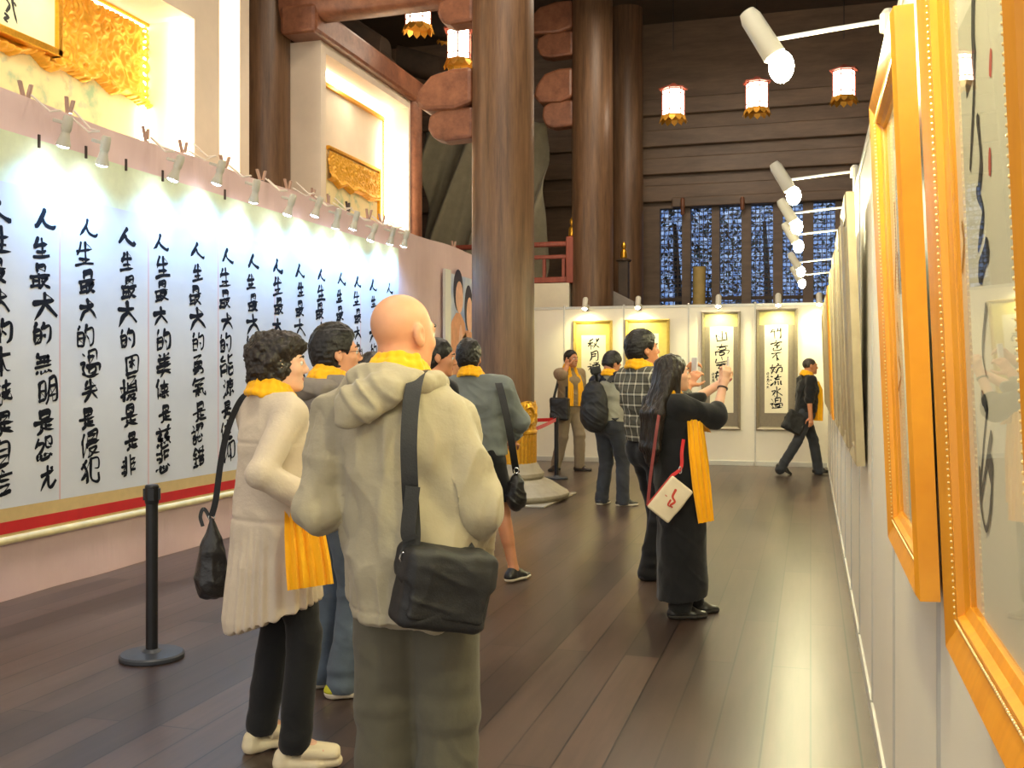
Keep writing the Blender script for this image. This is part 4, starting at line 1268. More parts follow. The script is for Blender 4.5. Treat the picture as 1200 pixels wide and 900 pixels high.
m = MB(); m.ribbon([A+(C_-A)*t+np.array([0, 0, -.02*math.sin(PI*t)]) for t in np.linspace(.01, .99, 12)], .05, (0, 0, 1), .002); m.build('belt', M['belt_red'], s1)
# ------------------------------------------------------------------ smooth surfaces for figures, clothes and bags
def vnoise(P, f, seed=0):
    """value noise at points P (n x 3), frequency f (scalar or 3-vector) -> [-1, 1]"""
    Q = np.asarray(P)*np.asarray(f) + 37.0 + seed*13.7
    I = np.floor(Q).astype(np.int64); t = Q-I; t = t*t*(3-2*t)
    def hsh(i, j, k):
        h = (i*374761393 + j*668265263 + k*2147483647 + seed*974711) & 0xffffffff
        h = ((h ^ (h >> 13))*1274126177) & 0xffffffff
        return ((h ^ (h >> 16)) & 0xffff)/32767.5-1
    r = 0
    for a in (0, 1):
        for b in (0, 1):
            for c in (0, 1):
                w = (t[:, 0] if a else 1-t[:, 0])*(t[:, 1] if b else 1-t[:, 1])*(t[:, 2] if c else 1-t[:, 2])
                r = r + w*hsh(I[:, 0]+a, I[:, 1]+b, I[:, 2]+c)
    return r

class Solid:
    """smooth union of soft primitives, turned into one continuous surface"""
    def __init__(s): s.pr = []
    def cone(s, a, b, ra, rb, k=.02, op=1):
        s.pr.append(('c', np.asarray(a, float), np.asarray(b, float), ra, rb, k, op)); return s
    def econe(s, a, b, A, B, side, k=.03, op=1):
        """elliptical limb: A=(half width along side, half depth) at a, B at b"""
        s.pr.append(('e', np.asarray(a, float), np.asarray(b, float), A, B, nrm(side), k, op)); return s
    def ell(s, c, r, R=None, k=.02, op=1):
        s.pr.append(('l', np.asarray(c, float), np.asarray(r, float), np.eye(3) if R is None else R, k, op)); return s
    def box(s, c, hx, R=None, rnd=.01, k=.01, op=1):
        s.pr.append(('b', np.asarray(c, float), np.asarray(hx, float), np.eye(3) if R is None else R, rnd, k, op)); return s
    def bounds(s, p):
        if p[0] == 'c': r = max(p[3], p[4]); a, b = p[1], p[2]; return np.minimum(a, b)-r, np.maximum(a, b)+r
        if p[0] == 'e': r = max(max(p[3]), max(p[4])); a, b = p[1], p[2]; return np.minimum(a, b)-r, np.maximum(a, b)+r
        if p[0] == 'l': e = np.sqrt(((p[3]*p[2][None, :])**2).sum(1)); return p[1]-e, p[1]+e
        if p[0] == 'b': e = np.abs(p[3]) @ (p[2]) + p[4]; return p[1]-e, p[1]+e
    def dist(s, p, X):
        if p[0] == 'c':
            a, b = p[1], p[2]; ab = b-a; L = ab @ ab + 1e-12
            d = X-a; t = np.clip((d @ ab)/L, 0, 1)
            return np.sqrt(((d-t[..., None]*ab)**2).sum(-1)) - (p[3]+(p[4]-p[3])*t)
        if p[0] == 'e':
            a, b = p[1], p[2]; ab = b-a; L = np.linalg.norm(ab)+1e-9; w = ab/L
            u = nrm(p[5]-w*np.dot(p[5], w)); v = np.cross(w, u)
            d = X-a; ax = d @ w; t = np.clip(ax/L, 0, 1); rs = ax-t*L
            W = p[3][0]+(p[4][0]-p[3][0])*t; D = p[3][1]+(p[4][1]-p[3][1])*t
            q = np.sqrt(((d @ u)/W)**2+((d @ v)/D)**2+(rs/np.minimum(W, D))**2)
            return (q-1)*np.minimum(W, D)
        if p[0] == 'l':
            q = (X-p[1]) @ p[3]
            k0 = np.sqrt(((q/p[2])**2).sum(-1)); k1 = np.sqrt(((q/p[2]**2)**2).sum(-1))+1e-9
            return k0*(k0-1)/k1
        if p[0] == 'b':
            q = np.abs((X-p[1]) @ p[3]) - p[2]
            return np.sqrt((np.maximum(q, 0)**2).sum(-1)) + np.minimum(q.max(-1), 0) - p[4]
    def mesh(s, h, clips=(), lo=None, hi=None, disp=None, relax=1):
        B = [s.bounds(p) for p in s.pr if p[-1] == 1]
        l0 = np.min([b[0] for b in B], 0)-2.5*h-.01; h0 = np.max([b[1] for b in B], 0)+2.5*h+.01
        if lo is not None: l0 = np.maximum(l0, lo)
        if hi is not None: h0 = np.minimum(h0, hi)
        N = np.ceil((h0-l0)/h).astype(int)+1
        F = np.full(N, .2, np.float32)
        for p in s.pr:
            k = p[-2]; mg = k*1.05+2.0*h+.005
            b0, b1 = s.bounds(p)
            i0 = np.maximum(0, np.floor((b0-mg-l0)/h).astype(int)); i1 = np.minimum(N, np.ceil((b1+mg-l0)/h).astype(int)+1)
            if np.any(i1 <= i0): continue
            ax = [l0[a]+h*np.arange(i0[a], i1[a]) for a in range(3)]
            X = np.stack(np.meshgrid(*ax, indexing='ij'), -1)
            d = s.dist(p, X).astype(np.float32)
            sl = tuple(slice(i0[a], i1[a]) for a in range(3))
            f = F[sl]
            if p[-1] == 1:
                q = np.maximum(k-np.abs(f-d), 0)/max(k, 1e-6)
                F[sl] = np.minimum(f, d)-q*q*k*.25
            else:
                d = -d
                q = np.maximum(k-np.abs(f-d), 0)/max(k, 1e-6)
                F[sl] = np.maximum(f, d)+q*q*k*.25
        for (c, n) in clips:       # keep the side n points away from: dot(x-c, n) < 0
            c, n = np.asarray(c, float), nrm(n)
            g = ((l0[0]-c[0]+h*np.arange(N[0]))*n[0])[:, None, None]+((l0[1]-c[1]+h*np.arange(N[1]))*n[1])[None, :, None]+((l0[2]-c[2]+h*np.arange(N[2]))*n[2])[None, None, :]
            F = np.maximum(F, g.astype(np.float32))
        F[0] = F[-1] = .2; F[:, 0] = F[:, -1] = .2; F[:, :, 0] = F[:, :, -1] = .2
        ins = F < 0
        c8 = [ins[a:N[0]-1+a, b:N[1]-1+b, c:N[2]-1+c] for a in (0, 1) for b in (0, 1) for c in (0, 1)]
        cnt = sum(x.astype(np.int8) for x in c8)
        act = (cnt > 0) & (cnt < 8)
        I = np.argwhere(act)
        if len(I) == 0: return np.zeros((0, 3)), np.zeros((0, 4), int)
        vid = np.full(act.shape, -1, np.int64); vid[act] = np.arange(len(I))
        acc = np.zeros((len(I), 3)); num = np.zeros(len(I))
        cor = [(a, b, c) for a in (0, 1) for b in (0, 1) for c in (0, 1)]
        val = {c: F[I[:, 0]+c[0], I[:, 1]+c[1], I[:, 2]+c[2]].astype(float) for c in cor}
        for a in cor:
            for x in range(3):
                if a[x] == 0:
                    b = list(a); b[x] = 1; b = tuple(b)
                    fa, fb = val[a], val[b]
                    m_ = (fa < 0) != (fb < 0)
                    t = np.where(m_, fa/np.where(m_, fa-fb, 1), 0)
                    q = np.tile(np.array(a, float), (len(I), 1)); q[:, x] += t
                    acc += q*m_[:, None]; num += m_
        V = l0+h*(I+acc/num[:, None])
        Q = []
        for x in range(3):
            sl0 = [slice(1, -1)]*3; sl0[x] = slice(0, -1); sl1 = list(sl0); sl1[x] = slice(1, None)
            f0, f1 = ins[tuple(sl0)], ins[tuple(sl1)]
            E = np.argwhere(f0 != f1)
            if len(E) == 0: continue
            off = np.ones(3, int); off[x] = 0
            E0 = E+off
            y, z = (x+1) % 3, (x+2) % 3
            def cell(dy, dz):
                c = E0.copy(); c[:, y] += dy; c[:, z] += dz
                return vid[c[:, 0], c[:, 1], c[:, 2]]
            q = np.stack([cell(-1, -1), cell(0, -1), cell(0, 0), cell(-1, 0)], -1)
            fl_ = ~f0[tuple((E).T)]
            q[fl_] = q[fl_][:, ::-1]
            Q.append(q)
        Q = np.concatenate(Q); Q = Q[(Q >= 0).all(1)]
        for _ in range(relax):
            S = np.zeros_like(V); C = np.zeros(len(V))
            for i in range(4):
                a, b = Q[:, i], Q[:, (i+1) % 4]
                for ch in range(3):
                    S[:, ch] += np.bincount(a, V[b, ch], len(V)) + np.bincount(b, V[a, ch], len(V))
                C += np.bincount(a, minlength=len(V)) + np.bincount(b, minlength=len(V))
            V = V*.5 + .5*S/np.maximum(C, 1)[:, None]
        if disp is not None:
            n = np.cross(V[Q[:, 2]]-V[Q[:, 0]], V[Q[:, 3]]-V[Q[:, 1]])
            Nn = np.zeros_like(V)
            for i in range(4):
                for ch in range(3): Nn[:, ch] += np.bincount(Q[:, i], n[:, ch], len(V))
            Nn /= np.linalg.norm(Nn, axis=1)[:, None]+1e-12
            V = V+Nn*disp(V)[:, None]
        return V, Q
    def build(s, name, h, mats, parent=None, clips=(), disp=None, matfn=None, origin=None, relax=1, lo=None, hi=None):
        V, Q = s.mesh(h, clips, disp=disp, relax=relax, lo=lo, hi=hi)
        mi = None
        if matfn is not None:
            mi = matfn(V[Q].mean(1))
        return mesh_np(name, V, Q, mats, parent, True, mi, origin)

# ------------------------------------------------------------------ figure materials
def skin_mat(name, rgb):
    t = NT(name)
    v = t.coord()
    a = t.noise(v, 14, 4)
    c0 = tuple(c*.93 for c in rgb); c1 = (min(1, rgb[0]*1.04), rgb[1]*1.0, rgb[2]*.98)
    t.l(t.ramp(a.outputs['Fac'], [(.35, c0), (.65, c1)]), t.p.inputs['Base Color'])
    t.p.inputs['Roughness'].default_value = .48
    t.p.inputs['Subsurface Weight'].default_value = .12
    t.p.inputs['Subsurface Radius'].default_value = (.02, .008, .005)
    b = t.noise(v, 160, 3); t.bump(b.outputs['Fac'], .06, .003)
    return t.m
M['skin'] = skin_mat('skin', srgb(222, 164, 128))
M['skin_pale'] = skin_mat('skin_pale', srgb(234, 186, 154))
M['skin_tan'] = skin_mat('skin_tan', srgb(204, 142, 104))
M['lips'] = skin_mat('lips', srgb(186, 96, 86))
def hair_mat(name, rgb, grey=0):
    t = NT(name)
    v = t.coord((1, 1, .35))
    a = t.noise(v, 90, 4)
    t.l(t.ramp(a.outputs['Fac'], [(.35, tuple(c*.5 for c in rgb)), (.7, tuple(c*1.7+grey for c in rgb))]), t.p.inputs['Base Color'])
    t.p.inputs['Roughness'].default_value = .42
    t.p.inputs['Specular IOR Level'].default_value = .4
    t.bump(a.outputs['Fac'], .5, .006)
    return t.m
M['hair'] = hair_mat('hair_black', (.012, .010, .009)); M['hair_brown'] = hair_mat('hair_brown', (.020, .014, .010))
M['stubble'] = hair_mat('stubble', (.05, .04, .035))
M['eye_white'] = plain('eye_white', (.8, .78, .74), .2); M['iris'] = plain('iris', (.02, .012, .008), .15)
M['yellow'] = cloth_mat('scarf_yellow', srgb(250, 182, 22), .7, .05)
M['tunic'] = cloth_mat('tunic_cream', srgb(206, 190, 168), .8, .05, bump=.25)
M['black_trouser'] = cloth_mat('black_trouser', (.012, .012, .013), .8)
M['jacket_beige'] = cloth_mat('jacket_beige', srgb(168, 158, 134), .65, .05, bump=.2)
M['olive_trouser'] = cloth_mat('olive_trouser', srgb(94, 90, 76), .85)
M['jacket_grey'] = cloth_mat('jacket_grey', srgb(132, 124, 116), .7)
M['jeans'] = cloth_mat('jeans', srgb(92, 104, 118), .85, .2); M['jeans_dark'] = cloth_mat('jeans_dark', srgb(54, 56, 62), .85, .2)
M['shirt_grey'] = cloth_mat('shirt_grey', srgb(118, 124, 122), .85, .06)
M['black_cloth'] = cloth_mat('black_cloth', (.011, .011, .013), .85, .2); M['navy'] = cloth_mat('navy', srgb(36, 38, 52), .8)
M['khaki'] = cloth_mat('khaki', srgb(140, 124, 100), .85); M['shirt_brown'] = cloth_mat('shirt_brown', srgb(150, 128, 98), .8)
M['grey_vest'] = cloth_mat('pale_grey_cloth', srgb(160, 158, 142), .8)
M['bag_black'] = plain('bag_black', (.014, .014, .015), .6, var=.25, scale=30, bump=.15, bscale=200)
M['bag_leather'] = plain('bag_leather', (.018, .017, .017), .35, var=.25, scale=20, bump=.3, bscale=90)
M['shoe_cream'] = plain('shoe_cream', srgb(232, 216, 180), .45, var=.05); M['shoe_black'] = plain('shoe_black', (.015, .014, .014), .35); M['shoe_lime'] = plain('shoe_lime', srgb(196, 194, 44), .55, var=.1); M['shoe_brown'] = plain('shoe_brown', srgb(58, 44, 36), .4)
M['sole_white'] = plain('sole_white', srgb(226, 216, 196), .6); M['sole_dark'] = plain('sole_dark', srgb(52, 48, 44), .7)
M['phone_white'] = plain('phone_white', srgb(236, 236, 232), .25); M['phone_dark'] = plain('phone_dark', (.02, .02, .022), .2)
def plaid():
    t = NT('plaid')
    v = t.coord((1, 1, 1), (.0, .0, .6)); sx = t.n('ShaderNodeSeparateXYZ'); t.l(v, sx.inputs[0])
    def band(sock, f, w, ph=0):
        fr = t.math('FRACT', t.math('MULTIPLY_ADD', sock, f, ph)); return t.math('LESS_THAN', t.math('ABSOLUTE', t.math('SUBTRACT', fr, .5)), w)
    hx = band(sx.outputs['X'], 14, .10); hz = band(sx.outputs['Z'], 13, .09); gx = band(sx.outputs['X'], 14, .3, .5); gz = band(sx.outputs['Z'], 13, .3, .5)
    c = t.mix(t.math('MULTIPLY', t.math('ADD', gx, gz), .5), srgb(38, 38, 34), srgb(92, 90, 78))
    c = t.mix(t.math('MULTIPLY', t.math('ADD', hx, hz), .5), c, srgb(214, 210, 190))
    t.l(c, t.p.inputs['Base Color']); t.p.inputs['Roughness'].default_value = .85
    w = t.noise(t.coord(), 22, 4); t.bump(w.outputs['Fac'], .12, .02)
    return t.m
M['plaid'] = plaid()

# ------------------------------------------------------------------ figure builder
def rot(yaw, pitch=0.0, roll=0.0):
    """columns = right, forward, up of something that faces yaw (clockwise from 'away from the camera'), pitch up, roll to its right"""
    f = FV*math.cos(yaw)+RV*math.sin(yaw); r = RV*math.cos(yaw)-FV*math.sin(yaw); u = ZV.copy()
    f, u = f*math.cos(pitch)+u*math.sin(pitch), u*math.cos(pitch)-f*math.sin(pitch)
    r, u = r*math.cos(roll)-u*math.sin(roll), u*math.cos(roll)+r*math.sin(roll)
    return np.stack([r, f, u], 1)
def ik(S, W, l1, l2, pole):
    d = W-S; L = np.linalg.norm(d)
    if L > (l1+l2)*.995: W = S+d/L*(l1+l2)*.995; d = W-S; L = np.linalg.norm(d)
    a = (l1*l1-l2*l2+L*L)/(2*L); h = math.sqrt(max(0, l1*l1-a*a)); w = d/L
    p = nrm(np.asarray(pole)-w*np.dot(pole, w))
    return S+w*a+p*h, W

def folds(V, amp, f=(9, 9, 5), seed=0):
    W = V+.05*np.stack([vnoise(V, 4, seed+7), vnoise(V, 4, seed+8), vnoise(V, 4, seed+9)], 1)
    a = vnoise(W, f, seed); b = vnoise(W, np.asarray(f)*2.1, seed+3); c = vnoise(W @ np.array([[.8, 0, .6], [0, 1, 0], [-.6, 0, .8]]), np.asarray(f)*np.array([.6, .6, 2.4]), seed+5)
    return amp*((1-np.abs(a)*3.2).clip(-.6, 1))*.6+amp*.45*b+amp*.55*(1-np.abs(c)*3).clip(-.5, 1)

class Person:
    def __init__(s, px, d, H, yaw, label, hyaw=None, hpitch=0.0, hroll=0.0, lean=0.0, skin='skin', female=False, ground=0.0, h=.0065, stance=.085, hx=0.0, body_hair=None):
        s.base = wp(px, HOR, d); s.base[2] = 0
        s.d = d; s.label = label; s.h = h; s.skin = skin; s.female = female
        s.s = k = (H-ground)/1.72; s.z0 = ground
        s.B = rot(yaw); s.yaw = yaw
        hy = yaw if hyaw is None else hyaw
        s.Hm = rot(hy, hpitch, hroll)
        ln = lean
        sh = .158 if female else .182
        J = s.J = {}
        P = lambda x, y, z: s.base + s.B @ np.array([x*k, y*k, 0]) + ZV*(z*k+ground)
        s.P = P
        J['pelvis'] = P(0, 0, .93); J['waist'] = P(0, .01+ln*.3, 1.08); J['chest'] = P(0, .01+ln*.75, 1.27); J['up'] = P(0, -.005+ln, 1.345)
        J['neck'] = P(0, -.01+ln*1.05, 1.47)
        s.hc = P(hx, .035+ln*1.25, 1.602) + s.Hm @ np.array([0, .0, 0])
        J['head'] = s.hc
        for sd, n in ((-1, 'l'), (1, 'r')):
            J['sh'+n] = P(sd*sh, -.01+ln, 1.392)
            J['hip'+n] = P(sd*.085, 0, .90)
            J['knee'+n] = P(sd*stance*1.05, .02, .49); J['ank'+n] = P(sd*stance*1.15, -.02, .085)
            J['foot'+n] = s.B[:, 1]*1.0+s.B[:, 0]*sd*.18
            J['el'+n] = P(sd*(sh+.06), -.05+ln, 1.12); J['wr'+n] = P(sd*(sh+.07), .03+ln, .87)
        s.hand = {'l': None, 'r': None}
        s.l1, s.l2 = .285*k, .255*k
    def arm(s, n, W, pole, fdir=None, pdir=None, curl=.5, spread=.0):
        sd = -1 if n == 'l' else 1
        E, W = ik(s.J['sh'+n], np.asarray(W, float), s.l1, s.l2, pole)
        s.J['el'+n], s.J['wr'+n] = E, W
        s.hand[n] = (fdir, pdir, curl)
    def armV(s, n, px, py, dd, pole, **kw):
        s.arm(n, wp(px, py, s.d+dd), pole, **kw)
    def leg(s, n, foot, knee_pole=None, fdir=None):
        """ankle target in body frame coordinates (unscaled metres)"""
        A = s.P(*foot)
        kp = s.B[:, 1] if knee_pole is None else knee_pole
        Kn, A = ik(s.J['hip'+n], A, .415*s.s, .41*s.s, kp)
        s.J['knee'+n], s.J['ank'+n] = Kn, A
        if fdir is not None: s.J['foot'+n] = fdir
    # ---- parts of the body
    def torso(s, S, e=0.0, k=.05, wide=1.0, hem=None):
        J, q = s.J, s.s; r = s.B[:, 0]
        f = s.female
        W = ((.168, .118), (.130 if f else .150, .098 if f else .108), (.150 if f else .172, .112 if f else .118), (.128 if f else .150, .080))
        W = [((a*wide)*q+e, b*q+e) for a, b in W]
        S.econe(J['pelvis'], J['waist'], W[0], W[1], r, k).econe(J['waist'], J['chest'], W[1], W[2], r, k).econe(J['chest'], J['up'], W[2], W[3], r, k)
        for n in 'lr':
            S.cone(J['neck']+ZV*.0, J['sh'+n], .048*q+e*.8, .046*q+e*.8, .05)
        if f:
            for sd in (-1, 1): S.ell(J['chest']+s.B @ np.array([sd*.065*q, .095*q, .01]), (.055*q+e, .045*q+e, .055*q+e), s.B, .04)
    def arms(s, S, e=0.0, full=True, upto=1.0, k=.03, re=1.0, which='lr', cuff=0.0):
        q = s.s*(.9 if s.female else 1)
        for n in which:
            a, b, c = s.J['sh'+n], s.J['el'+n], s.J['wr'+n]
            S.cone(a, b, .050*q*re+e, .041*q*re+e, k)
            if full: S.cone(b, b+(c-b)*upto, .041*q*re+e, (.041+(.029-.041)*upto)*q*re+e+cuff, k)
    def neckhead(s, S):
        q = s.s; Hm = s.Hm; c = s.hc
        L = lambda x, y, z: c + Hm @ (np.array([x, y, z])*q)
        s.HL = L
        nk = .050 if s.female else .058
        S.econe(s.J['neck']-ZV*.04, L(0, -.025, -.055), (nk*1.15*q, nk*1.1*q), (nk*q, nk*1.02*q), Hm[:, 0], .035)
        S.ell(L(0, -.014, .030), np.array((.076, .098, .087))*q, Hm, .02)
        S.ell(L(0, .026, -.028), np.array((.064, .066, .082))*q, Hm, .03)
        S.ell(L(0, .040, -.075), np.array((.047, .048, .036))*q, Hm, .03)
        S.ell(L(0, .076, -.099), np.array((.022, .018, .016))*q, Hm, .025)
        S.cone(L(-.034, .080, .020), L(.034, .080, .020), .013*q, .013*q, .02)
        for sd in (-1, 1):
            S.ell(L(sd*.040, .062, -.024), np.array((.022, .020, .022))*q, Hm, .02)
            S.ell(L(sd*.031, .100, .004), np.array((.016, .012, .011))*q, Hm, .014, -1)
            S.ell(L(sd*.012, .098, -.034), np.array((.009, .011, .008))*q, Hm, .008)
            # ear: rim, lobe and hollow
            R = Hm @ np.array([[1, 0, 0], [0, math.cos(.2), -math.sin(.2)], [0, math.sin(.2), math.cos(.2)]])
            S.ell(L(sd*.081, -.012, -.004), np.array((.0115, .021, .033))*q, R, .007)
            S.ell(L(sd*.078, -.004, -.030), np.array((.008, .010, .012))*q, R, .008)
            S.ell(L(sd*.0925, -.005, -.001), np.array((.009, .0115, .019))*q, R, .004, -1)
        S.cone(L(0, .090, .012), L(0, .110, -.026), .0075*q, .0125*q, .014)
        S.cone(L(-.016, .090, -.0585), L(.016, .090, -.0585), .0065*q, .0065*q, .008)
        S.cone(L(-.013, .090, -.070), L(.013, .090, -.070), .0075*q, .0075*q, .008)
    def hands(s, S):
        q = s.s*(.92 if s.female else 1.0)
        s.fingers = {}
        for n in 'lr':
            sd = -1 if n == 'l' else 1
            w = s.J['wr'+n]; fo = nrm(w-s.J['el'+n])
            H = s.hand[n]
            fd = fo if (H is None or H[0] is None) else nrm(H[0])
            pd = (-sd*s.B[:, 0]) if (H is None or H[1] is None) else np.asarray(H[1], float)
            curl = .45 if H is None else H[2]
            pd = nrm(pd-fd*np.dot(pd, fd)); ac = np.cross(fd, pd)   # across the palm
            # thumb side: for a relaxed hand the thumb points forward
            if np.dot(ac, s.B[:, 1]) < 0 and (H is None): ac = -ac
            if H is not None:
                ac = np.cross(fd, pd)*(1 if n == 'l' else -1)
            kn = w+fd*.088*q
            S.cone(w-fd*.02*q, w+fd*.015*q, .027*q, .026*q, .015)
            S.econe(w+fd*.02*q, kn-fd*.004*q, (.030*q, .0155*q), (.040*q, .0135*q), ac, .012)
            tips = []
            for i, (off, ln) in enumerate(((.029, .074), (.010, .083), (-.010, .077), (-.029, .060))):
                p = kn+ac*off*q - fd*.006*q*(i == 3); a = curl*.55+.06*i*curl
                dirv = nrm(fd*math.cos(a)+pd*math.sin(a)+ac*off*1.2*(1-curl))
                for j, (fr, bend) in enumerate(((.45, 0), (.30, curl*1.0), (.25, curl*.8))):
                    a += bend
                    dv = nrm(fd*math.cos(a)+pd*math.sin(a)+ac*off*1.6*(1-min(1, curl)))
                    r0 = (.0096, .0086, .0078)[j]*q; r1 = (.0086, .0078, .0068)[j]*q
                    p2 = p+dv*ln*fr*q
                    S.cone(p, p2, r0, r1, .004); p = p2
                tips.append(p)
            tb = w+fd*.022*q+ac*.026*q
            t1 = tb+nrm(fd*.55+ac*.75+pd*.35)*.042*q; t2 = t1+nrm(fd*.8+ac*.25+pd*(.3+curl*.4))*.032*q; t3 = t2+nrm(fd*.85-ac*.05+pd*(.3+curl*.5))*.026*q
            S.cone(tb, t1, .0155*q, .0120*q, .012).cone(t1, t2, .0112*q, .0100*q, .004).cone(t2, t3, .0100*q, .0080*q, .004)
            s.fingers[n] = (kn, fd, pd, ac, tips, t3)
    def legs(s, S, e=0.0, k=.03):
        q = s.s; J = s.J
        for n in 'lr':
            a, b, c = J['hip'+n], J['knee'+n], J['ank'+n]
            S.cone(a, b, .082*q+e, .054*q+e, .04).cone(b, c, .052*q+e, .036*q+e, .03)
            S.cone(b+(c-b)*.2-s.B[:, 1]*.014*q, b+(c-b)*.5-s.B[:, 1]*.01*q, .047*q+e, .040*q+e, .03)
            f = J['foot'+n]
            z = np.array([0, 0, 1.])
            fd = nrm(f)
            up = nrm(ZV-fd*fd[2]); heel = c-fd*.040*q-up*.040*q; ball = c+fd*.110*q-up*.062*q; toe = c+fd*.152*q-up*.067*q
            S.cone(c, heel, .034*q, .028*q, .02).econe(c-up*.025*q+fd*.01, ball, (.031*q, .030*q), (.037*q, .016*q), np.cross(fd, z), .02).econe(ball, toe, (.037*q, .015*q), (.029*q, .012*q), np.cross(fd, z), .015)
        for sd in (-1, 1): S.ell(s.P(sd*.075, -.06, .90), np.array((.085, .075, .09))*q+e, s.B, .04)
    def make_body(s):
        S = Solid()
        s.torso(S, 0, .05); s.legs(S); s.arms(S); s.neckhead(S); s.hands(S)
        q = s.s; iH = s.Hm.T
        def mf(C):
            p = (C-s.hc) @ s.Hm/q
            return ((np.abs(p[:, 0]) < .024-(np.abs(p[:, 2]+.064)*.6)) & (p[:, 1] > .083) & (p[:, 2] > -.0765) & (p[:, 2] < -.053)).astype(int)
        s.o = S.build('person', s.h, [M[s.skin], M['lips']], None, matfn=mf, origin=s.base.copy())
        setp(s.o, s.label, 'person')
        L, Hm = s.HL, s.Hm
        for sd in (-1, 1):
            m = MB(); c = L(sd*.031, .081, .003)
            m.ell(c, np.array((.0125,)*3)*q, 14, 10, Hm); m.cur = 1
            m.lathe(c, [(.0060*q, .0112*q), (.0048*q, .0128*q), (.001*q, .0132*q)], 12, ax=Hm[:, 1]+Hm[:, 0]*sd*.02)
            m.build('eye', [M['eye_white'], M['iris']], s.o, True)
            E = Solid(); E.cone(L(sd*.012, .094, .024), L(sd*.032, .094, .030), .004*q, .005*q, .004).cone(L(sd*.032, .094, .030), L(sd*.050, .078, .025), .005*q, .003*q, .004)
            E.build('eyebrow', .003, M['hair'], s.o)
        return s.o
    # ---- clothes
    def hair_short(s, mat, e=.014, nape=-.055, fr=.058, top=.02, seed=1, h=.005, amp=.003, bald_side=False, side=-.02):
        S = Solid(); q = s.s; L = s.HL; Hm = s.Hm
        S.ell(L(0, -.016, .034), np.array((.077+e*.8, .099+e, .088+e+top*.4))*q, Hm, .02)
        S.ell(L(0, -.045, -.02), np.array((.068+e*.6, .062+e*.7, .07))*q, Hm, .03)
        S.ell(L(0, fr+.052, -.030), np.array((.125, .094, .116))*q, Hm, .010, -1)          # face
        for sd in (-1, 1): S.ell(L(sd*.088, .012, -.035), np.array((.028, .045, .048))*q, Hm, .01, -1)   # round the ears
        clips = [(L(0, 0, nape), -Hm[:, 2])]
        return S.build('hair', h, mat, s.o, clips, disp=lambda V: amp*vnoise((V-s.hc) @ Hm, (90, 26, 90), seed)+amp*.5*vnoise(V, 160, seed+1))
    def trousers(s, mat, e=.016, rk=.066, rh=.062, top=1.0, hemz=.075, name='trousers', h=None, seed=0, amp=.006, short=False, belt=None, wide=1.0, seat=1.0):
        S = Solid(); q = s.s; J = s.J
        S.econe(J['pelvis']+ZV*(top-.93)*q, J['pelvis']-ZV*.03, (.150*q*wide+e, .108*q+e), (.168*q*wide+e, .116*q+e), s.B[:, 0], .03)
        for sd in (-1, 1): S.ell(s.P(sd*.075, -.055, .90), np.array((.085, .078*seat, .09))*q+e*.8, s.B, .04)
        clips = [(J['pelvis']+ZV*(top-.93)*q, ZV)]
        for n in 'lr':
            a, b, c = J['hip'+n], J['knee'+n], J['ank'+n]
            S.cone(a, b, .084*q+e, rk*q, .03)
            if not short:
                t = (c-b); L = np.linalg.norm(t)
                c2 = c+(t/L)*max(-.1, (c[2]-s.z0-hemz*q))*.6
                S.cone(b, c2, rk*q, rh*q, .02)
        if short:
            clips.append((np.array([0, 0, short*q]), -ZV))
        else:
            if hemz: clips.append((np.array([0, 0, s.z0+hemz*q*.5]), -ZV))
        def dp(V):
            z = V[:, 2]
            kz = np.exp(-((z-J['kneel'][2])/.12)**2)+1.0*np.exp(-((z-s.z0-.1)/.1)**2)+.8*np.exp(-((z-.85*q)/.08)**2)
            return folds(V-s.base, amp, (8, 8, 5), seed)*.7+amp*kz*vnoise(V-s.base, (7, 7, 24), seed+5)
        return S.build(name, h or s.h*1.15, mat, s.o, clips, disp=dp)
    def shoe(s, n, mats, L=.27, w=.046, hgt=.06, sole=.026, name='shoe', flat=True, hh=.005):
        q = s.s; c = s.J['ank'+n]; fd = nrm(s.J['foot'+n]); up = ZV
        if abs(fd[2]) > .05:
            up = nrm(ZV-fd*fd[2])
        sdv = np.cross(fd, up)
        b = c-up*.085*q
        S = Solid()
        pt = lambda f, z: b+fd*f*q+up*z*q
        S.econe(pt(-.055, .03), pt(.09, .028), (w*.82*q, .034*q), (w*1.05*q, .032*q), sdv, .02)
        S.econe(pt(.09, .026), pt(.165, .022), (w*1.05*q, .03*q), (w*.78*q, .02*q), sdv, .02)
        S.cone(pt(-.03, .05), pt(-.01, .075), .04*q, .038*q, .03)
        S.cone(pt(.02, .06), pt(.07, .05), .036*q, .03*q, .02)
        clips = [(b+up*.002, -up), (b+up*.105*q, up)]
        up_ = S.build(name, hh, mats[0], s.o, [(b+up*(sole*q-.003), -up), clips[1]])
        S2 = Solid(); S2.pr = list(S.pr)
        S2.econe(pt(-.05, .015), pt(.09, .012), (w*.86*q, .02*q), (w*1.08*q, .02*q), sdv, .01).econe(pt(.09, .012), pt(.165, .012), (w*1.08*q, .02*q), (w*.82*q, .016*q), sdv, .01)
        S2.build('sole', hh, mats[1], up_, [clips[0], (b+up*sole*q, up)])
        return up_
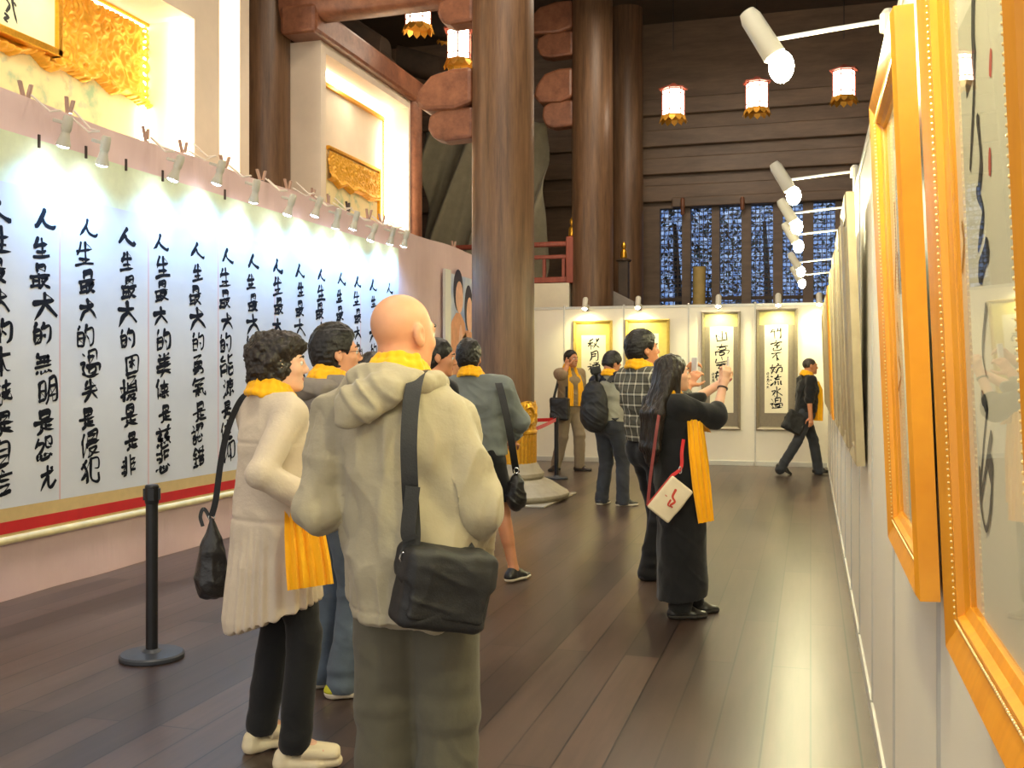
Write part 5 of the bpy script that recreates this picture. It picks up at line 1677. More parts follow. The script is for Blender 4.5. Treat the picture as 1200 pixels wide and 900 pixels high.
    def scarf_collar(s, rr=.026, drop=.0, wide=.075, amp=.004, h=.006):
        """cloth band folded round the neck, meeting on the chest"""
        S = Solid(); q = s.s; J = s.J; B = s.B
        nk = J['neck']
        lo, md, hi = [], [], []
        for a in np.linspace(-2.5, 2.5, 15):     # 0 = nape
            z = .030-.050*(abs(a)/2.5)**1.6; wv = .004*math.sin(a*7)
            for lst, R1, dz, fwd in ((lo, 1.12, -.012, 0), (md, 1.0, .014, .004), (hi, .86, .040, .010)):
                lst.append(nk+B @ np.array([math.sin(a)*.082*R1*q, (-math.cos(a)*.086*R1+fwd)*q, 0])+ZV*(z+dz+wv)*q)
        r0 = rr*.62*q
        for lst, f in ((lo, .85), (md, .85), (hi, .6)):
            for a, b in zip(lst[:-1], lst[1:]): S.cone(a, b, r0*f, r0*f, .014)
        for k_ in range(15):
            S.cone(lo[k_], md[k_], r0*.8, r0*.8, .012).cone(md[k_], hi[k_], r0*.75, r0*.55, .012)
        dlt = J['up']-s.P(0, -.005, 1.345)
        for e_, sd in ((md[0], -1), (md[-1], 1)):
            for w_ in (-.018, .0, .018):
                S.cone(e_+B[:, 0]*w_*.5, s.P(sd*.06+w_, .108, 1.35)+dlt, r0, r0*.9, .014)
        return S.build('scarf', h, M['yellow'], s.o, disp=lambda V: amp*vnoise(V, (20, 20, 45), 4)+.4*amp*vnoise(V, 60, 2))
    def tail(s, path, wid, side, wave=.012, nw=10, th=.004, name='scarf_tail', mat='yellow'):
        m = MB(); m.ribbon(path, wid, side, th, wave, nw); o = m.build(name, M[mat], s.o, True)
        return o

def strap(parent, path, w, th, mat, name='strap', side=None):
    """strap following 3D points; side vectors may be given"""
    P = [np.asarray(p, float) for p in path]
    C = []
    Q = [2*P[0]-P[1]]+P+[2*P[-1]-P[-2]]
    for i in range(1, len(Q)-2):
        for k in range(6):
            t = k/6
            C.append(.5*((2*Q[i])+(-Q[i-1]+Q[i+1])*t+(2*Q[i-1]-5*Q[i]+4*Q[i+1]-Q[i+2])*t*t+(-Q[i-1]+3*Q[i]-3*Q[i+1]+Q[i+2])*t**3))
    C.append(P[-1])
    m = MB(); m.ribbon(C, w, RV if side is None else side, th)
    return m.build(name, mat, parent, True, sharp=.7)
# ------------------------------------------------------------------ the visitors
R_ = math.radians
def footpt(p, px, dd, z=.085):
    w = wp(px, HOR, p.d+dd); w[2] = p.z0+z*p.s
    return w
def set_leg(p, n, px, dd, fyaw, pole=None, z=.085, fpitch=0):
    A = footpt(p, px, dd, z)
    Kn, A = ik(p.J['hip'+n], A, .418*p.s, .412*p.s, p.B[:, 1] if pole is None else pole)
    p.J['knee'+n], p.J['ank'+n] = Kn, A
    p.J['foot'+n] = rot(R_(fyaw), fpitch)[:, 1]
def dirs(yaw, up): return rot(R_(yaw), R_(up))[:, 1]

# ============ 1. woman in the cream tunic
p = Person(321, 3.97, 1.645, R_(48), 'woman in a long cream tunic, black trousers and cream platform shoes at left front', hyaw=R_(76), female=True, ground=.052, h=.0048, skin='skin_pale', hx=.0, lean=-.005)
set_leg(p, 'r', 346, -.10, 78); set_leg(p, 'l', 308, .10, 55)
p.armV('r', 369, 590, -.17, -p.B[:, 1]*1.0-ZV*.2, fdir=dirs(75, -35), pdir=-p.B[:, 0], curl=.6)
p.arm('l', p.P(-.12, .24, 1.0), -p.B[:, 1]-p.B[:, 0]*.6, fdir=p.B[:, 1]*.5+p.B[:, 0]*.8, pdir=-p.B[:, 1]+ZV*.3, curl=.6)
o = p.make_body()
# short wavy hair
S = Solid(); L, q, Hm = p.HL, p.s, p.Hm
S.ell(L(0, -.03, .045), np.array((.100, .118, .092))*q, Hm, .03).ell(L(0, -.062, -.035), np.array((.088, .078, .085))*q, Hm, .04).ell(L(.058, -.025, -.02), np.array((.040, .065, .065))*q, Hm, .03).ell(L(-.058, -.025, -.02), np.array((.040, .065, .065))*q, Hm, .03)
S.ell(L(0, .055, .075), np.array((.070, .050, .042))*q, Hm, .03)
S.ell(L(0, .115, -.055), np.array((.09, .085, .11))*q, Hm, .015, -1)
S.ell(L(.0, -.05, -.125), np.array((.05, .05, .05))*q, Hm, .03)
p_hair = S.build('hair', .0045, M['hair_brown'], o, disp=lambda V: .012*vnoise((V-p.hc) @ Hm, (26, 20, 22), 1)+.008*vnoise(V, 55, 2)+.004*vnoise(V, 140, 3))
# tunic: yoke, gathered skirt, loose sleeves
S = Solid(); J, B = p.J, p.B
p.torso(S, .022, .05)
gz = 1.5-(605-437)/1200*3.97; hz = .53
c0 = p.P(0, 0, 0)*np.array([1, 1, 0])
S.econe(c0+ZV*1.08, c0+ZV*(hz+.03), (.160, .128), (.205, .185), B[:, 0], .05)
p.arms(S, .018, upto=.97, k=.016, cuff=.010)
def tunic_d(V):
    x = (V-c0) @ B; th = np.arctan2(x[:, 0], x[:, 1]); z = V[:, 2]
    arm_ = np.hypot(x[:, 0], x[:, 1]) > .225
    a = np.clip((gz-z)/.25, 0, 1)
    pl = .007*np.sin(th*26+2*np.sin(th*5)+1.5*vnoise(V, (3, 3, 2), 4))*a*(~arm_) + .008*vnoise(V, (10, 10, 2.2), 8)*a
    seam = -.006*np.exp(-((z-gz)/.008)**2)*(~arm_) - .004*np.exp(-((z-1.235)/.006)**2)*(~arm_)
    up = folds(V-c0, .006, (9, 9, 4), 2)*(1-a)
    return pl+seam+up
clips = [(c0+ZV*(hz+.035)+B[:, 1]*0, -ZV*.92+(-FV*.0+RV*.32)*1.0), (J['neck']+ZV*.01, ZV)]
S.build('tunic', .006, M['tunic'], o, clips, disp=tunic_d)
p.trousers(M['black_trouser'], e=.012, rk=.072, rh=.066, top=.90, hemz=.04, seed=2, seat=.7)
p.scarf_collar(rr=.022)
t0 = wp(340, 585, p.d-.02)
p.tail([p.P(.06, .16, 1.30), p.P(.08, .19, 1.1), wp(349, 570, p.d-.10), wp(357, 625, p.d-.17), wp(361, 660, p.d-.21), wp(364, 688, p.d-.22)], [.05, .07, .10, .15, .165, .17], RV*.9+FV*.3, wave=.010, nw=14)
# platform mules
for n in 'lr':
    c = J['ank'+n]; fd = nrm(J['foot'+n]*np.array([1, 1, 0])); sdv = np.cross(fd, ZV); b = np.array([c[0], c[1], 0])
    S = Solid(); pt = lambda f, z: b+fd*f+ZV*z
    S.econe(pt(-.045, .03), pt(.08, .022), (.036, .034), (.046, .028), sdv, .015).econe(pt(.08, .024), pt(.155, .026), (.046, .028), (.036, .022), sdv, .015)
    S.econe(pt(-.05, .03), pt(-.045, .055), (.034, .034), (.034, .034), sdv, .01)
    S.ell(pt(.025, -.005), (.035, .06, .018), np.stack([fd, sdv, ZV], 1), .01, -1)
    sh = S.build('shoe', .004, M['shoe_cream'], o, [(pt(0, .002), -ZV)])
    S = Solid(); S.econe(pt(.03, .075), pt(.14, .054), (.049, .036), (.044, .034), sdv, .01)
    S.build('upper_strap', .004, M['shoe_cream'], o, [(pt(0, .045), -ZV), (pt(.168, 0), fd), (pt(.02, 0), -fd)])
P1 = p
# her black bag on the left shoulder
bc = wp(248, 655, p.d+.12)
r = empty('shoulder_bag', bc-ZV*.16, 'slouchy black leather bag hanging at the back of the woman in cream tunic', 'bag')
S = Solid(); Rb = np.stack([RV*.9+FV*.4, FV, ZV], 1)
S.ell(bc-ZV*.03, (.062, .055, .125), None, .03).ell(bc-ZV*.09+RV*.005, (.068, .06, .07), None, .03).cone(bc+ZV*.08, bc+ZV*.155, .035, .010, .02)
S.build('body', .0055, M['bag_leather'], r, disp=lambda V: folds(V, .009, (16, 16, 7), 5))
strap(r, [bc+ZV*.17, wp(253, 585, p.d+.11), wp(259, 540, p.d+.09), wp(268, 500, p.d+.06), wp(283, 468, p.d+.03), wp(297, 462, p.d+.04), wp(303, 475, p.d+.10)], .024, .004, M['bag_black'])
m = MB(); m.tube([bc+ZV*.165+RV*(.012*math.cos(t))+ZV*.014*math.sin(t) for t in np.linspace(0, 2*PI, 14)], .0025, 6); m.build('ring', M['chrome'], r, True)
strap(r, [bc+ZV*.15, bc+ZV*.20-RV*.03, bc+ZV*.17-RV*.045, bc+ZV*.13-RV*.035], .014, .003, M['bag_leather'], 'loose_tab')

# ============ 2. bald man in beige jacket
p = Person(487, 3.03, 1.735, R_(10), 'bald man in a beige hooded jacket and olive trousers seen from behind, centre front', hyaw=R_(42), h=.0048, skin='skin', hx=-.045, hpitch=-.02)
for k_, f_, g_ in (('waist', .015, 0), ('chest', .04, 0), ('up', .06, .02), ('neck', .05, 0), ('shl', .055, .02), ('shr', .092, .03)): p.J[k_] = p.J[k_]-p.B[:, 0]*f_-ZV*g_
p.armV('l', 400, 590, .26, -p.B[:, 0]*.15-p.B[:, 1]*.35-ZV*1.2, fdir=p.B[:, 1]*.6+p.B[:, 0]*.8, pdir=-p.B[:, 1], curl=.7)
p.armV('r', 552, 655, .12, p.B[:, 0]*.45-p.B[:, 1]*.6, fdir=p.B[:, 1]*.7-ZV*.7, pdir=-p.B[:, 0], curl=.6)
o = p.make_body(); J, B, q = p.J, p.B, p.s
p.trousers(M['olive_trouser'], e=.020, rk=.092, rh=.088, top=.90, hemz=.03, seed=7, amp=.008)
S = Solid()
p.torso(S, .028, .06, wide=.98)
hemz = .79
S.econe(J['waist'], p.P(0, 0, 0)*np.array([1, 1, 0])+ZV*(hemz+.02), (.178, .150), (.186, .175), B[:, 0], .06)
p.arms(S, .019, upto=.93, k=.018, cuff=.008)
for n in 'lr': S.ell(J['el'+n], (.060, .060, .060), None, .03)
S.cone(J['neck']-ZV*.02, J['neck']+ZV*.03, .080, .072, .03)
jc = p.P(0, 0, 0)*np.array([1, 1, 0])
def jd(V):
    x = (V-jc) @ B; z = V[:, 2]
    back = (np.abs(x[:, 0]) < .2)
    d = folds(x, .017, (6.5, 6.5, 2.6), 11) + .004*vnoise(x, (14, 14, 9), 3)
    d += .011*(1-3*np.abs(vnoise(x+.03*np.stack([vnoise(x, 6, 31)]*3, 1), (13, 13, 4.5), 33))).clip(-.4, 1)
    # drag lines running from the right shoulder down to the left hem and under the strap
    g = np.sin((x[:, 0]*.8+z*.55)*52+2*vnoise(x, 4, 5))
    d += .011*g*np.exp(-((x[:, 0]-.09)/.09)**2)*np.clip((1.35-z)/.2, 0, 1)
    d += .006*vnoise(x, (6, 6, 22), 9)*(np.abs(x[:, 0]) > .21)
    d += -.004*np.exp(-((z-hemz-.03)/.004)**2)*back
    return d
S.build('jacket', .006, M['jacket_beige'], o, [(jc+ZV*hemz, -ZV), (J['neck']+ZV*.03+B[:, 1]*-.05, ZV+B[:, 1]*.5)], disp=jd)
S = Solid()     # the hood lying folded on the shoulders
for a in np.linspace(-2.1, 2.1, 9):
    c = J['neck']+B @ np.array([math.sin(a)*.105, -math.cos(a)*.105, 0])+ZV*(.005-.012*abs(a))
    S.ell(c, (.048, .048, .036), None, .03)
S.ell(J['neck']+B @ np.array([-.05, -.155, -.055]), np.array((.105, .045, .062)), B @ rot(0, 0, R_(-18)).T @ np.eye(3) if False else np.stack([nrm(B[:, 0]+ZV*.28), B[:, 1], nrm(ZV-B[:, 0]*.28)], 1), .03)
S.ell(J['neck']+B @ np.array([-.085, -.165, -.105]), (.06, .036, .036), np.stack([nrm(B[:, 0]+ZV*.45), B[:, 1], nrm(ZV-B[:, 0]*.45)], 1), .03)
S.build('hood', .0055, M['jacket_beige'], o, disp=lambda V: folds((V-jc) @ B, .012, (9, 9, 12), 21)+.004*vnoise(V, 26, 2))
p.scarf_collar(rr=.022, wide=.08)
for n in 'lr': p.shoe(n, [M['shoe_brown'], M['sole_dark']])
p.tail([wp(553, 632, p.d+.10), wp(556, 650, p.d+.09), wp(558, 665, p.d+.08), wp(559, 690, p.d+.08)], [.03, .035, .03, .02], RV, wave=.004, nw=4)
P2 = p
r = empty('messenger_bag', wp(518, 745, 2.83), 'big black messenger bag slung at the hip of the bald man in beige', 'bag')
bc = wp(518, 690, 2.83); ang = R_(24)
bx_ = nrm(RV*.92+FV*.38-ZV*.17); bz_ = nrm(ZV+RV*.12); bz_ = nrm(bz_-bx_*np.dot(bz_, bx_)); by_ = np.cross(bz_, bx_)
Rb = np.stack([bx_, by_, bz_], 1)
S = Solid(); S.box(bc, (.100, .034, .082), Rb, .026, .02).box(bc-by_*.035-bz_*.02, (.09, .012, .062), Rb, .02, .012)
S.build('body', .0055, M['bag_black'], r, disp=lambda V: folds(V, .004, (10, 10, 10), 6))
S = Solid(); S.box(bc+bz_*.06-by_*.0, (.106, .046, .028), Rb, .026, .02).box(bc+bz_*.0-by_*.062, (.102, .004, .066), Rb, .008, .02)
S.build('flap', .0055, M['bag_black'], r, disp=lambda V: folds(V, .005, (9, 9, 9), 8))
bt = bc-bx_*.115+bz_*.075
st = strap(r, [bt, wp(483, 632, 2.80), wp(482, 600, 2.815), wp(480, 560, 2.80), wp(479, 520, 2.805), wp(481, 480, 2.83), wp(485, 452, 2.87), wp(490, 436, 2.94), wp(497, 436, 3.04), wp(503, 452, 3.15)], .046, .004, M['bag_black'])
strap(r, [bc+bx_*.118+bz_*.06, wp(546, 640, 2.92), wp(538, 612, 3.0)], .04, .004, M['bag_black'], 'front_strap')
strap(r, [wp(484, 570, 2.79), wp(478, 620, 2.78), wp(481, 633, 2.78)], .04, .006, M['bag_black'], 'strap_pad')
m = MB(); m.tube([bt+bx_*(.022*math.cos(t))+bz_*.016*math.sin(t) for t in np.linspace(0, 2*PI, 14)], .003, 6); m.build('ring', M['chrome'], r, True)

# ============ 3. man with glasses in a grey jacket
p = Person(388, 4.8, 1.708, R_(45), 'man with glasses in a grey jacket, jeans and lime green shoes, looking right', hyaw=R_(70), h=.005, skin='skin', hpitch=.06)
set_leg(p, 'r', 402, -.06, 72); set_leg(p, 'l', 378, .10, 60)
p.arm('l', p.P(-.2, .22, 1.02), -p.B[:, 1]-p.B[:, 0], curl=.6, fdir=p.B[:, 1], pdir=p.B[:, 0])
p.arm('r', p.P(.18, .25, 1.0), -p.B[:, 1]+p.B[:, 0], curl=.6, fdir=p.B[:, 1], pdir=-p.B[:, 0])
o = p.make_body(); J, B = p.J, p.B
p.hair_short(M['hair'], e=.020, nape=-.075, top=.03, seed=5, fr=.066)
p.trousers(M['jeans'], e=.016, rk=.075, rh=.072, hemz=.05, seed=3, amp=.008)
S = Solid(); p.torso(S, .035, .06)
S.econe(J['waist'], p.P(0, 0, .86), (.18, .145), (.185, .15), B[:, 0], .05); p.arms(S, .024, upto=.95, k=.018)
S.cone(J['neck']-ZV*.03, J['neck']+ZV*.02, .085, .078, .03)
S.build('jacket', .007, M['jacket_grey'], o, [(p.P(0, 0, .86), -ZV), (J['neck']+ZV*.015, ZV+B[:, 1]*.5)], disp=lambda V: folds(V, .011, (8, 8, 6), 9))
S = Solid()
for a in np.linspace(-1.9, 1.9, 8): S.ell(J['neck']+B @ np.array([math.sin(a)*.105, -math.cos(a)*.11, 0])+ZV*(-.03-.012*abs(a)), (.052, .052, .045), None, .03)
S.build('hood', .006, M['jacket_grey'], o, disp=lambda V: folds(V, .012, (11, 11, 9), 10))
p.scarf_collar(rr=.021)
for n in 'lr': p.shoe(n, [M['shoe_lime'], M['sole_white']], sole=.03)
# glasses
g = empty('glasses', p.HL(0, .1, .0), 'thin-rimmed glasses worn by the man in grey jacket', 'glasses')
L = p.HL
for sd in (-1, 1):
    m = MB(); m.tube([L(sd*(.033+.023*math.cos(t)), .112-.004*abs(math.cos(t)), -.002+.017*math.sin(t)) for t in np.linspace(0, 2*PI, 20)], .0012, 6); rim_ = m.build('rim', M['black_metal'], g, True)
    m = MB(); m.tube([L(sd*.057, .108, .006), L(sd*.078, .06, .006), L(sd*.084, .0, .004), L(sd*.083, -.02, -.012)], .0014, 6); m.build('temple', M['black_metal'], g, True)
    m = MB(); m.lathe(L(sd*.033, .112, -.002), [(.0225, 0), (.0225, .001)], 20, ax=p.Hm[:, 1]); m.build('lens', M['glass'], rim_)
m = MB(); m.tube([L(-.011, .113, .003), L(0, .116, .006), L(.011, .113, .003)], .0012, 6); m.build('bridge', M['black_metal'], g, True)
P3 = p

# ============ 4. short dark-haired visitor almost hidden behind the bald man
p = Person(434, 5.4, 1.575, R_(20), 'dark-haired visitor in dark clothes almost wholly hidden between the glasses wearer and bald man', h=.009, female=True, skin='skin_pale')
p.arm('l', p.P(-.15, .2, .98), -p.B[:, 1]-p.B[:, 0]*.5, curl=.6, fdir=p.B[:, 1], pdir=p.B[:, 0]); p.arm('r', p.P(.15, .2, .98), -p.B[:, 1]+p.B[:, 0]*.5, curl=.6, fdir=p.B[:, 1], pdir=-p.B[:, 0])
o = p.make_body()
p.hair_short(M['hair'], e=.026, nape=-.10, top=.03, seed=9, h=.008)
S = Solid(); p.torso(S, .024); p.arms(S, .02); S.build('shirt', .01, M['navy'], o, [(p.P(0, 0, .88), -ZV), (p.J['neck'], ZV)], disp=lambda V: folds(V, .006))
p.trousers(M['jeans_dark'], h=.01)
for n in 'lr': p.shoe(n, [M['shoe_black'], M['sole_white']], hh=.008)

# ============ 5. visitor with tied-back dark hair, in profile
p = Person(509, 6.5, 1.715, R_(50), 'visitor with smooth dark hair in profile, visible between bald man and the grey-shirted man', hyaw=R_(82), h=.0075, female=True, skin='skin_tan', hpitch=-.08)
o = p.make_body(); L, q, Hm = p.HL, p.s, p.Hm
S = Solid(); S.ell(L(0, -.022, .036), np.array((.088, .108, .094))*q, Hm, .02).ell(L(0, -.06, -.045), np.array((.074, .062, .085))*q, Hm, .04).ell(L(0, .118, -.055), np.array((.09, .075, .118))*q, Hm, .01, -1)
S.build('hair', .006, M['hair'], o, disp=lambda V: .003*vnoise(V, 60, 2))
S = Solid(); p.torso(S, .024); p.arms(S, .02); S.build('shirt', .009, M['black_cloth'], o, [(p.P(0, 0, .86), -ZV), (p.J['neck']+ZV*.0, ZV)], disp=lambda V: folds(V, .006))
p.trousers(M['black_trouser'], h=.009)
for n in 'lr': p.shoe(n, [M['shoe_black'], M['sole_dark']], hh=.008)

# ============ 6. man in grey shirt and black shorts
p = Person(560, 7.38, 1.727, R_(8), 'man in a grey shirt, black shorts and sandals seen from behind beside the biggest column', hyaw=R_(12), h=.0065, skin='skin_tan', hx=-.07)
p.J['neck'] = p.J['neck']-p.B[:, 0]*.05
set_leg(p, 'r', 602, -.02, 35); set_leg(p, 'l', 548, .12, 20)
p.armV('r', 600, 520, .22, p.B[:, 0]*.9-p.B[:, 1]*.5, fdir=p.B[:, 1]-p.B[:, 0]*.4, pdir=-ZV, curl=.7)
p.armV('l', 545, 520, .22, -p.B[:, 0]*.9-p.B[:, 1]*.5, fdir=p.B[:, 1]+p.B[:, 0]*.4, pdir=-ZV, curl=.7)
o = p.make_body(); J, B = p.J, p.B
p.hair_short(M['hair'], e=.018, nape=-.065, top=.02, seed=12)
p.trousers(M['black_cloth'], e=.02, rk=.088, rh=.08, top=.98, short=.575, name='shorts', seed=4)
S = Solid(); p.torso(S, .026, .05, wide=1.08); S.econe(J['waist'], p.P(0, 0, .90), (.18, .135), (.182, .14), B[:, 0], .05); p.arms(S, .022, upto=.5, k=.04)
S.build('shirt', .007, M['shirt_grey'], o, [(p.P(0, 0, .91), -ZV), (J['neck']+ZV*.01, ZV)], disp=lambda V: folds(V, .008, (9, 9, 8), 14))
p.scarf_collar(rr=.022)
for n in 'lr':
    s_ = p.shoe(n, [M['shoe_black'], M['sole_white']], hgt=.05, sole=.024, name='sandal')
bc = wp(605, 572, 7.30)
r = empty('shoulder_bag', bc-ZV*.16, 'black leather bag hanging by the right hip of the grey-shirted man', 'bag')
S = Solid(); S.ell(bc-ZV*.02, (.062, .075, .13), np.stack([RV, FV, nrm(ZV-RV*.05)], 1), .02).ell(bc-ZV*.08, (.066, .08, .08), None, .03)
S.build('body', .007, M['bag_leather'], r, disp=lambda V: folds(V, .009, (12, 12, 9), 15))
strap(r, [bc+ZV*.11, wp(602, 535, 7.22), wp(598, 510, 7.18), wp(592, 480, 7.19), wp(586, 455, 7.24), wp(582, 443, 7.34), wp(583, 448, 7.46)], .05, .005, M['bag_black'])
m = MB(); m.tube([bc+ZV*.13+RV*(.018*math.cos(t))+ZV*.02*math.sin(t)-FV*.04 for t in np.linspace(0, 2*PI, 12)], .004, 6); m.build('buckle', M['chrome'], r, True)

# ============ 7. tall man on the phone, far back
p = Person(668, 15.75, 1.84, R_(152), 'tall man in brown shirt and khaki trousers with a phone at his ear', hyaw=R_(135), h=.0075, skin='skin_tan')
set_leg(p, 'r', 652, .0, 215); set_leg(p, 'l', 679, -.05, 110)
ear = p.hc+p.Hm @ np.array([.10, .0, -.02])
p.arm('r', ear-ZV*.10+p.Hm @ np.array([.035, .03, 0]), p.B[:, 0]*.8-ZV*.8, fdir=ZV+p.Hm[:, 1]*-.2-p.Hm[:, 0]*.2, pdir=-p.Hm[:, 0], curl=.7)
o = p.make_body(); J, B = p.J, p.B
p.hair_short(M['hair'], e=.010, nape=-.05, top=.01, seed=22, h=.0065)
p.trousers(M['khaki'], e=.022, rk=.085, rh=.075, seed=6, h=.009)
S = Solid(); p.torso(S, .026, .05); S.econe(J['waist'], p.P(0, 0, .90), (.178, .135), (.18, .135), B[:, 0], .05); p.arms(S, .026, full=False, k=.04)
S.build('shirt', .008, M['shirt_brown'], o, [(p.P(0, 0, .92), -ZV), (J['neck'], ZV)], disp=lambda V: folds(V, .007, (9, 9, 8), 24))
p.scarf_collar(rr=.022)
for sd in (-1, 1): p.tail([p.P(sd*.07, .115, 1.37), p.P(sd*.08, .155, 1.25), p.P(sd*.085, .165, 1.1), p.P(sd*.085, .165, .93)], [.07, .09, .1, .1], B[:, 0], wave=.01, nw=8)
for n in 'lr': p.shoe(n, [M['shoe_brown'], M['sole_dark']], hh=.007)
m = MB(); c = ear+p.Hm @ np.array([.004, .02, -.02]); m.obox(c, p.Hm[:, 0]*.005, p.Hm[:, 1]*.022, nrm(ZV+p.Hm[:, 1]*.3)*.055)
setp(m.build('phone', M['phone_dark'], bevel=.003), 'dark phone held to the ear of the tall man far back', 'phone')
bc = wp(656, 479, 15.55)
r = empty('shoulder_bag', bc-ZV*.2, 'dark bag on the shoulder of the tall man on the phone', 'bag')
S = Solid(); S.box(bc, (.115, .045, .14), np.stack([nrm(RV-FV*.3), nrm(FV+RV*.3), ZV], 1), .03, .02); S.box(bc+ZV*.06-FV*.045, (.11, .012, .085), np.stack([nrm(RV-FV*.3), nrm(FV+RV*.3), ZV], 1), .015, .01); S.build('body', .008, M['bag_leather'], r, disp=lambda V: folds(V, .008, 9, 5))
strap(r, [bc-RV*.10+ZV*.12, wp(652, 455, 15.6), wp(657, 438, 15.7), wp(662, 437, 15.8)], .04, .005, M['bag_black']); strap(r, [bc+RV*.10+ZV*.12, wp(664, 455, 15.57), wp(662, 438, 15.62), wp(662, 436, 15.8)], .04, .005, M['bag_black'])

# ============ 8. man with a backpack
p = Person(714, 11.6, 1.72, R_(40), 'man with a black backpack, navy shirt and dark jeans looking down at his hands', hyaw=R_(62), hpitch=-.42, lean=.02, h=.0072, skin='skin_tan')
set_leg(p, 'l', 705, .06, 30); set_leg(p, 'r', 730, -.06, 75)
p.arm('r', p.P(.08, .30, 1.20), p.B[:, 0]*1.2-ZV*.7, fdir=p.B[:, 1]-p.B[:, 0]*.4, pdir=ZV, curl=.6); p.arm('l', p.P(-.06, .34, 1.16), -p.B[:, 0]-ZV*.8, fdir=p.B[:, 1]+p.B[:, 0]*.4, pdir=ZV, curl=.6)
o = p.make_body(); J, B = p.J, p.B
p.hair_short(M['hair'], e=.020, nape=-.06, top=.03, seed=31, h=.0065)
p.trousers(M['jeans_dark'], e=.018, rk=.078, rh=.074, seed=8, h=.0085, amp=.008, hemz=.03)
S = Solid(); p.torso(S, .024, .05); S.econe(J['waist'], p.P(0, 0, .93), (.17, .135), (.175, .135), B[:, 0], .05); 
S.build('shirt', .008, M['grey_vest'], o, [(p.P(0, 0, .95), -ZV), (J['neck'], ZV)], disp=lambda V: folds(V, .007, (9, 9, 8), 34))
S = Solid(); p.arms(S, .028, upto=.75, k=.04)
for n in 'lr': S.cone(J['neck']-ZV*.02+B[:, 0]*(-.05 if n == 'l' else .05), J['sh'+n], .075, .082, .04)
S.econe(J['up']-ZV*.03, J['up']+ZV*.02, (.15, .11), (.14, .1), B[:, 0], .04)
S.build('sleeves', .008, M['navy'], o, disp=lambda V: folds(V, .007, (9, 9, 8), 36))
p.scarf_collar(rr=.022)
p.tail([p.P(.10, .14, 1.34), p.P(.12, .17, 1.15), p.P(.13, .17, .95), p.P(.14, .16, .72)], [.07, .09, .1, .11], B[:, 1]+B[:, 0], wave=.01, nw=8)
for n in 'lr': p.shoe(n, [M['shoe_black'], M['sole_white']], hh=.007)
bc = p.P(-.035, -.245, 1.13); r = empty('backpack', bc-ZV*.28, 'bulky black backpack on the man looking down at his hands', 'backpack')
S = Solid(); S.ell(bc, (.165, .115, .29), B, .03).ell(bc-ZV*.12, (.16, .12, .17), B, .05).ell(bc-B[:, 1]*.075-ZV*.09, (.12, .065, .13), B, .02)
S.build('body', .009, M['bag_black'], r, disp=lambda V: folds(V, .008, (9, 9, 9), 4))
for sd in (-1, 1): strap(r, [p.P(sd*.09, -.14, 1.40), p.P(sd*.10, -.05, 1.465), p.P(sd*.105, .06, 1.43), p.P(sd*.12, .135, 1.28), p.P(sd*.16, .08, 1.08), p.P(sd*.14, -.12, .98)], .055, .008, M['bag_black'])
q_ = wp(698, 434, 11.4); S = Solid(); S.box(q_, (.045, .03, .03), np.stack([nrm(RV+ZV*.25), FV, nrm(ZV-RV*.25)], 1), .012, .01); S.cone(q_-ZV*.02, p.P(-.05, -.16, 1.40), .02, .02, .02); S.build('top_pouch', .007, M['bag_black'], r)

# ============ 9. man in plaid shirt taking a picture
p = Person(763, 7.47, 1.79, R_(62), 'man in a dark plaid shirt and black trousers holding up a white phone to photograph', hyaw=R_(76), hpitch=.14, h=.0065, skin='skin_tan', hx=.0, lean=-.08)
set_leg(p, 'r', 762, -.05, 60); set_leg(p, 'l', 772, .10, 62)
p.armV('r', 806, 452, -.06, -ZV+p.B[:, 0]*.5, fdir=ZV*.75+RV*.5, pdir=FV*.7+RV*.5-ZV*.1, curl=.75)
p.armV('l', 801, 438, .16, -ZV-p.B[:, 0]*.4, fdir=ZV*.6+RV*.6, pdir=-FV*.5+RV*.6, curl=.8)
o = p.make_body(); J, B = p.J, p.B
p.hair_short(M['hair'], e=.022, nape=-.068, top=.03, seed=41, fr=.066)
p.trousers(M['black_trouser'], e=.02, rk=.085, rh=.08, seed=9, amp=.008, hemz=.02, wide=1.05)
S = Solid(); p.torso(S, .030, .05, wide=1.06); S.econe(J['waist'], p.P(0, 0, .97), (.185, .16), (.175, .14), B[:, 0], .05); p.arms(S, .026, upto=.6, k=.04)
S.build('shirt', .007, M['plaid'], o, [(p.P(0, 0, .965), -ZV), (J['neck']+ZV*.01, ZV)], disp=lambda V: folds(V, .008, (9, 9, 7), 44))
p.scarf_collar(rr=.024)
for n in 'lr': p.shoe(n, [M['shoe_black'], M['sole_dark']])
m = MB(); c = wp(814, 429, 7.50); m.obox(c, nrm(FV-RV*.1)*.068, RV*.0045, nrm(ZV+RV*.02)*.062); setp(m.build('phone', M['phone_white'], bevel=.003), 'white phone held up edge-on by the man in plaid shirt', 'phone')
m = MB(); w = J['wrl']; a = nrm(J['wrl']-J['ell']); m.lathe(w-a*.03, [(.031, -.01), (.034, -.006), (.034, .006), (.031, .01)], 20, ax=a); setp(m.build('wrist_watch', M['shoe_black'], smooth=True), 'dark watch on the raised wrist of the plaid-shirted man', 'watch')

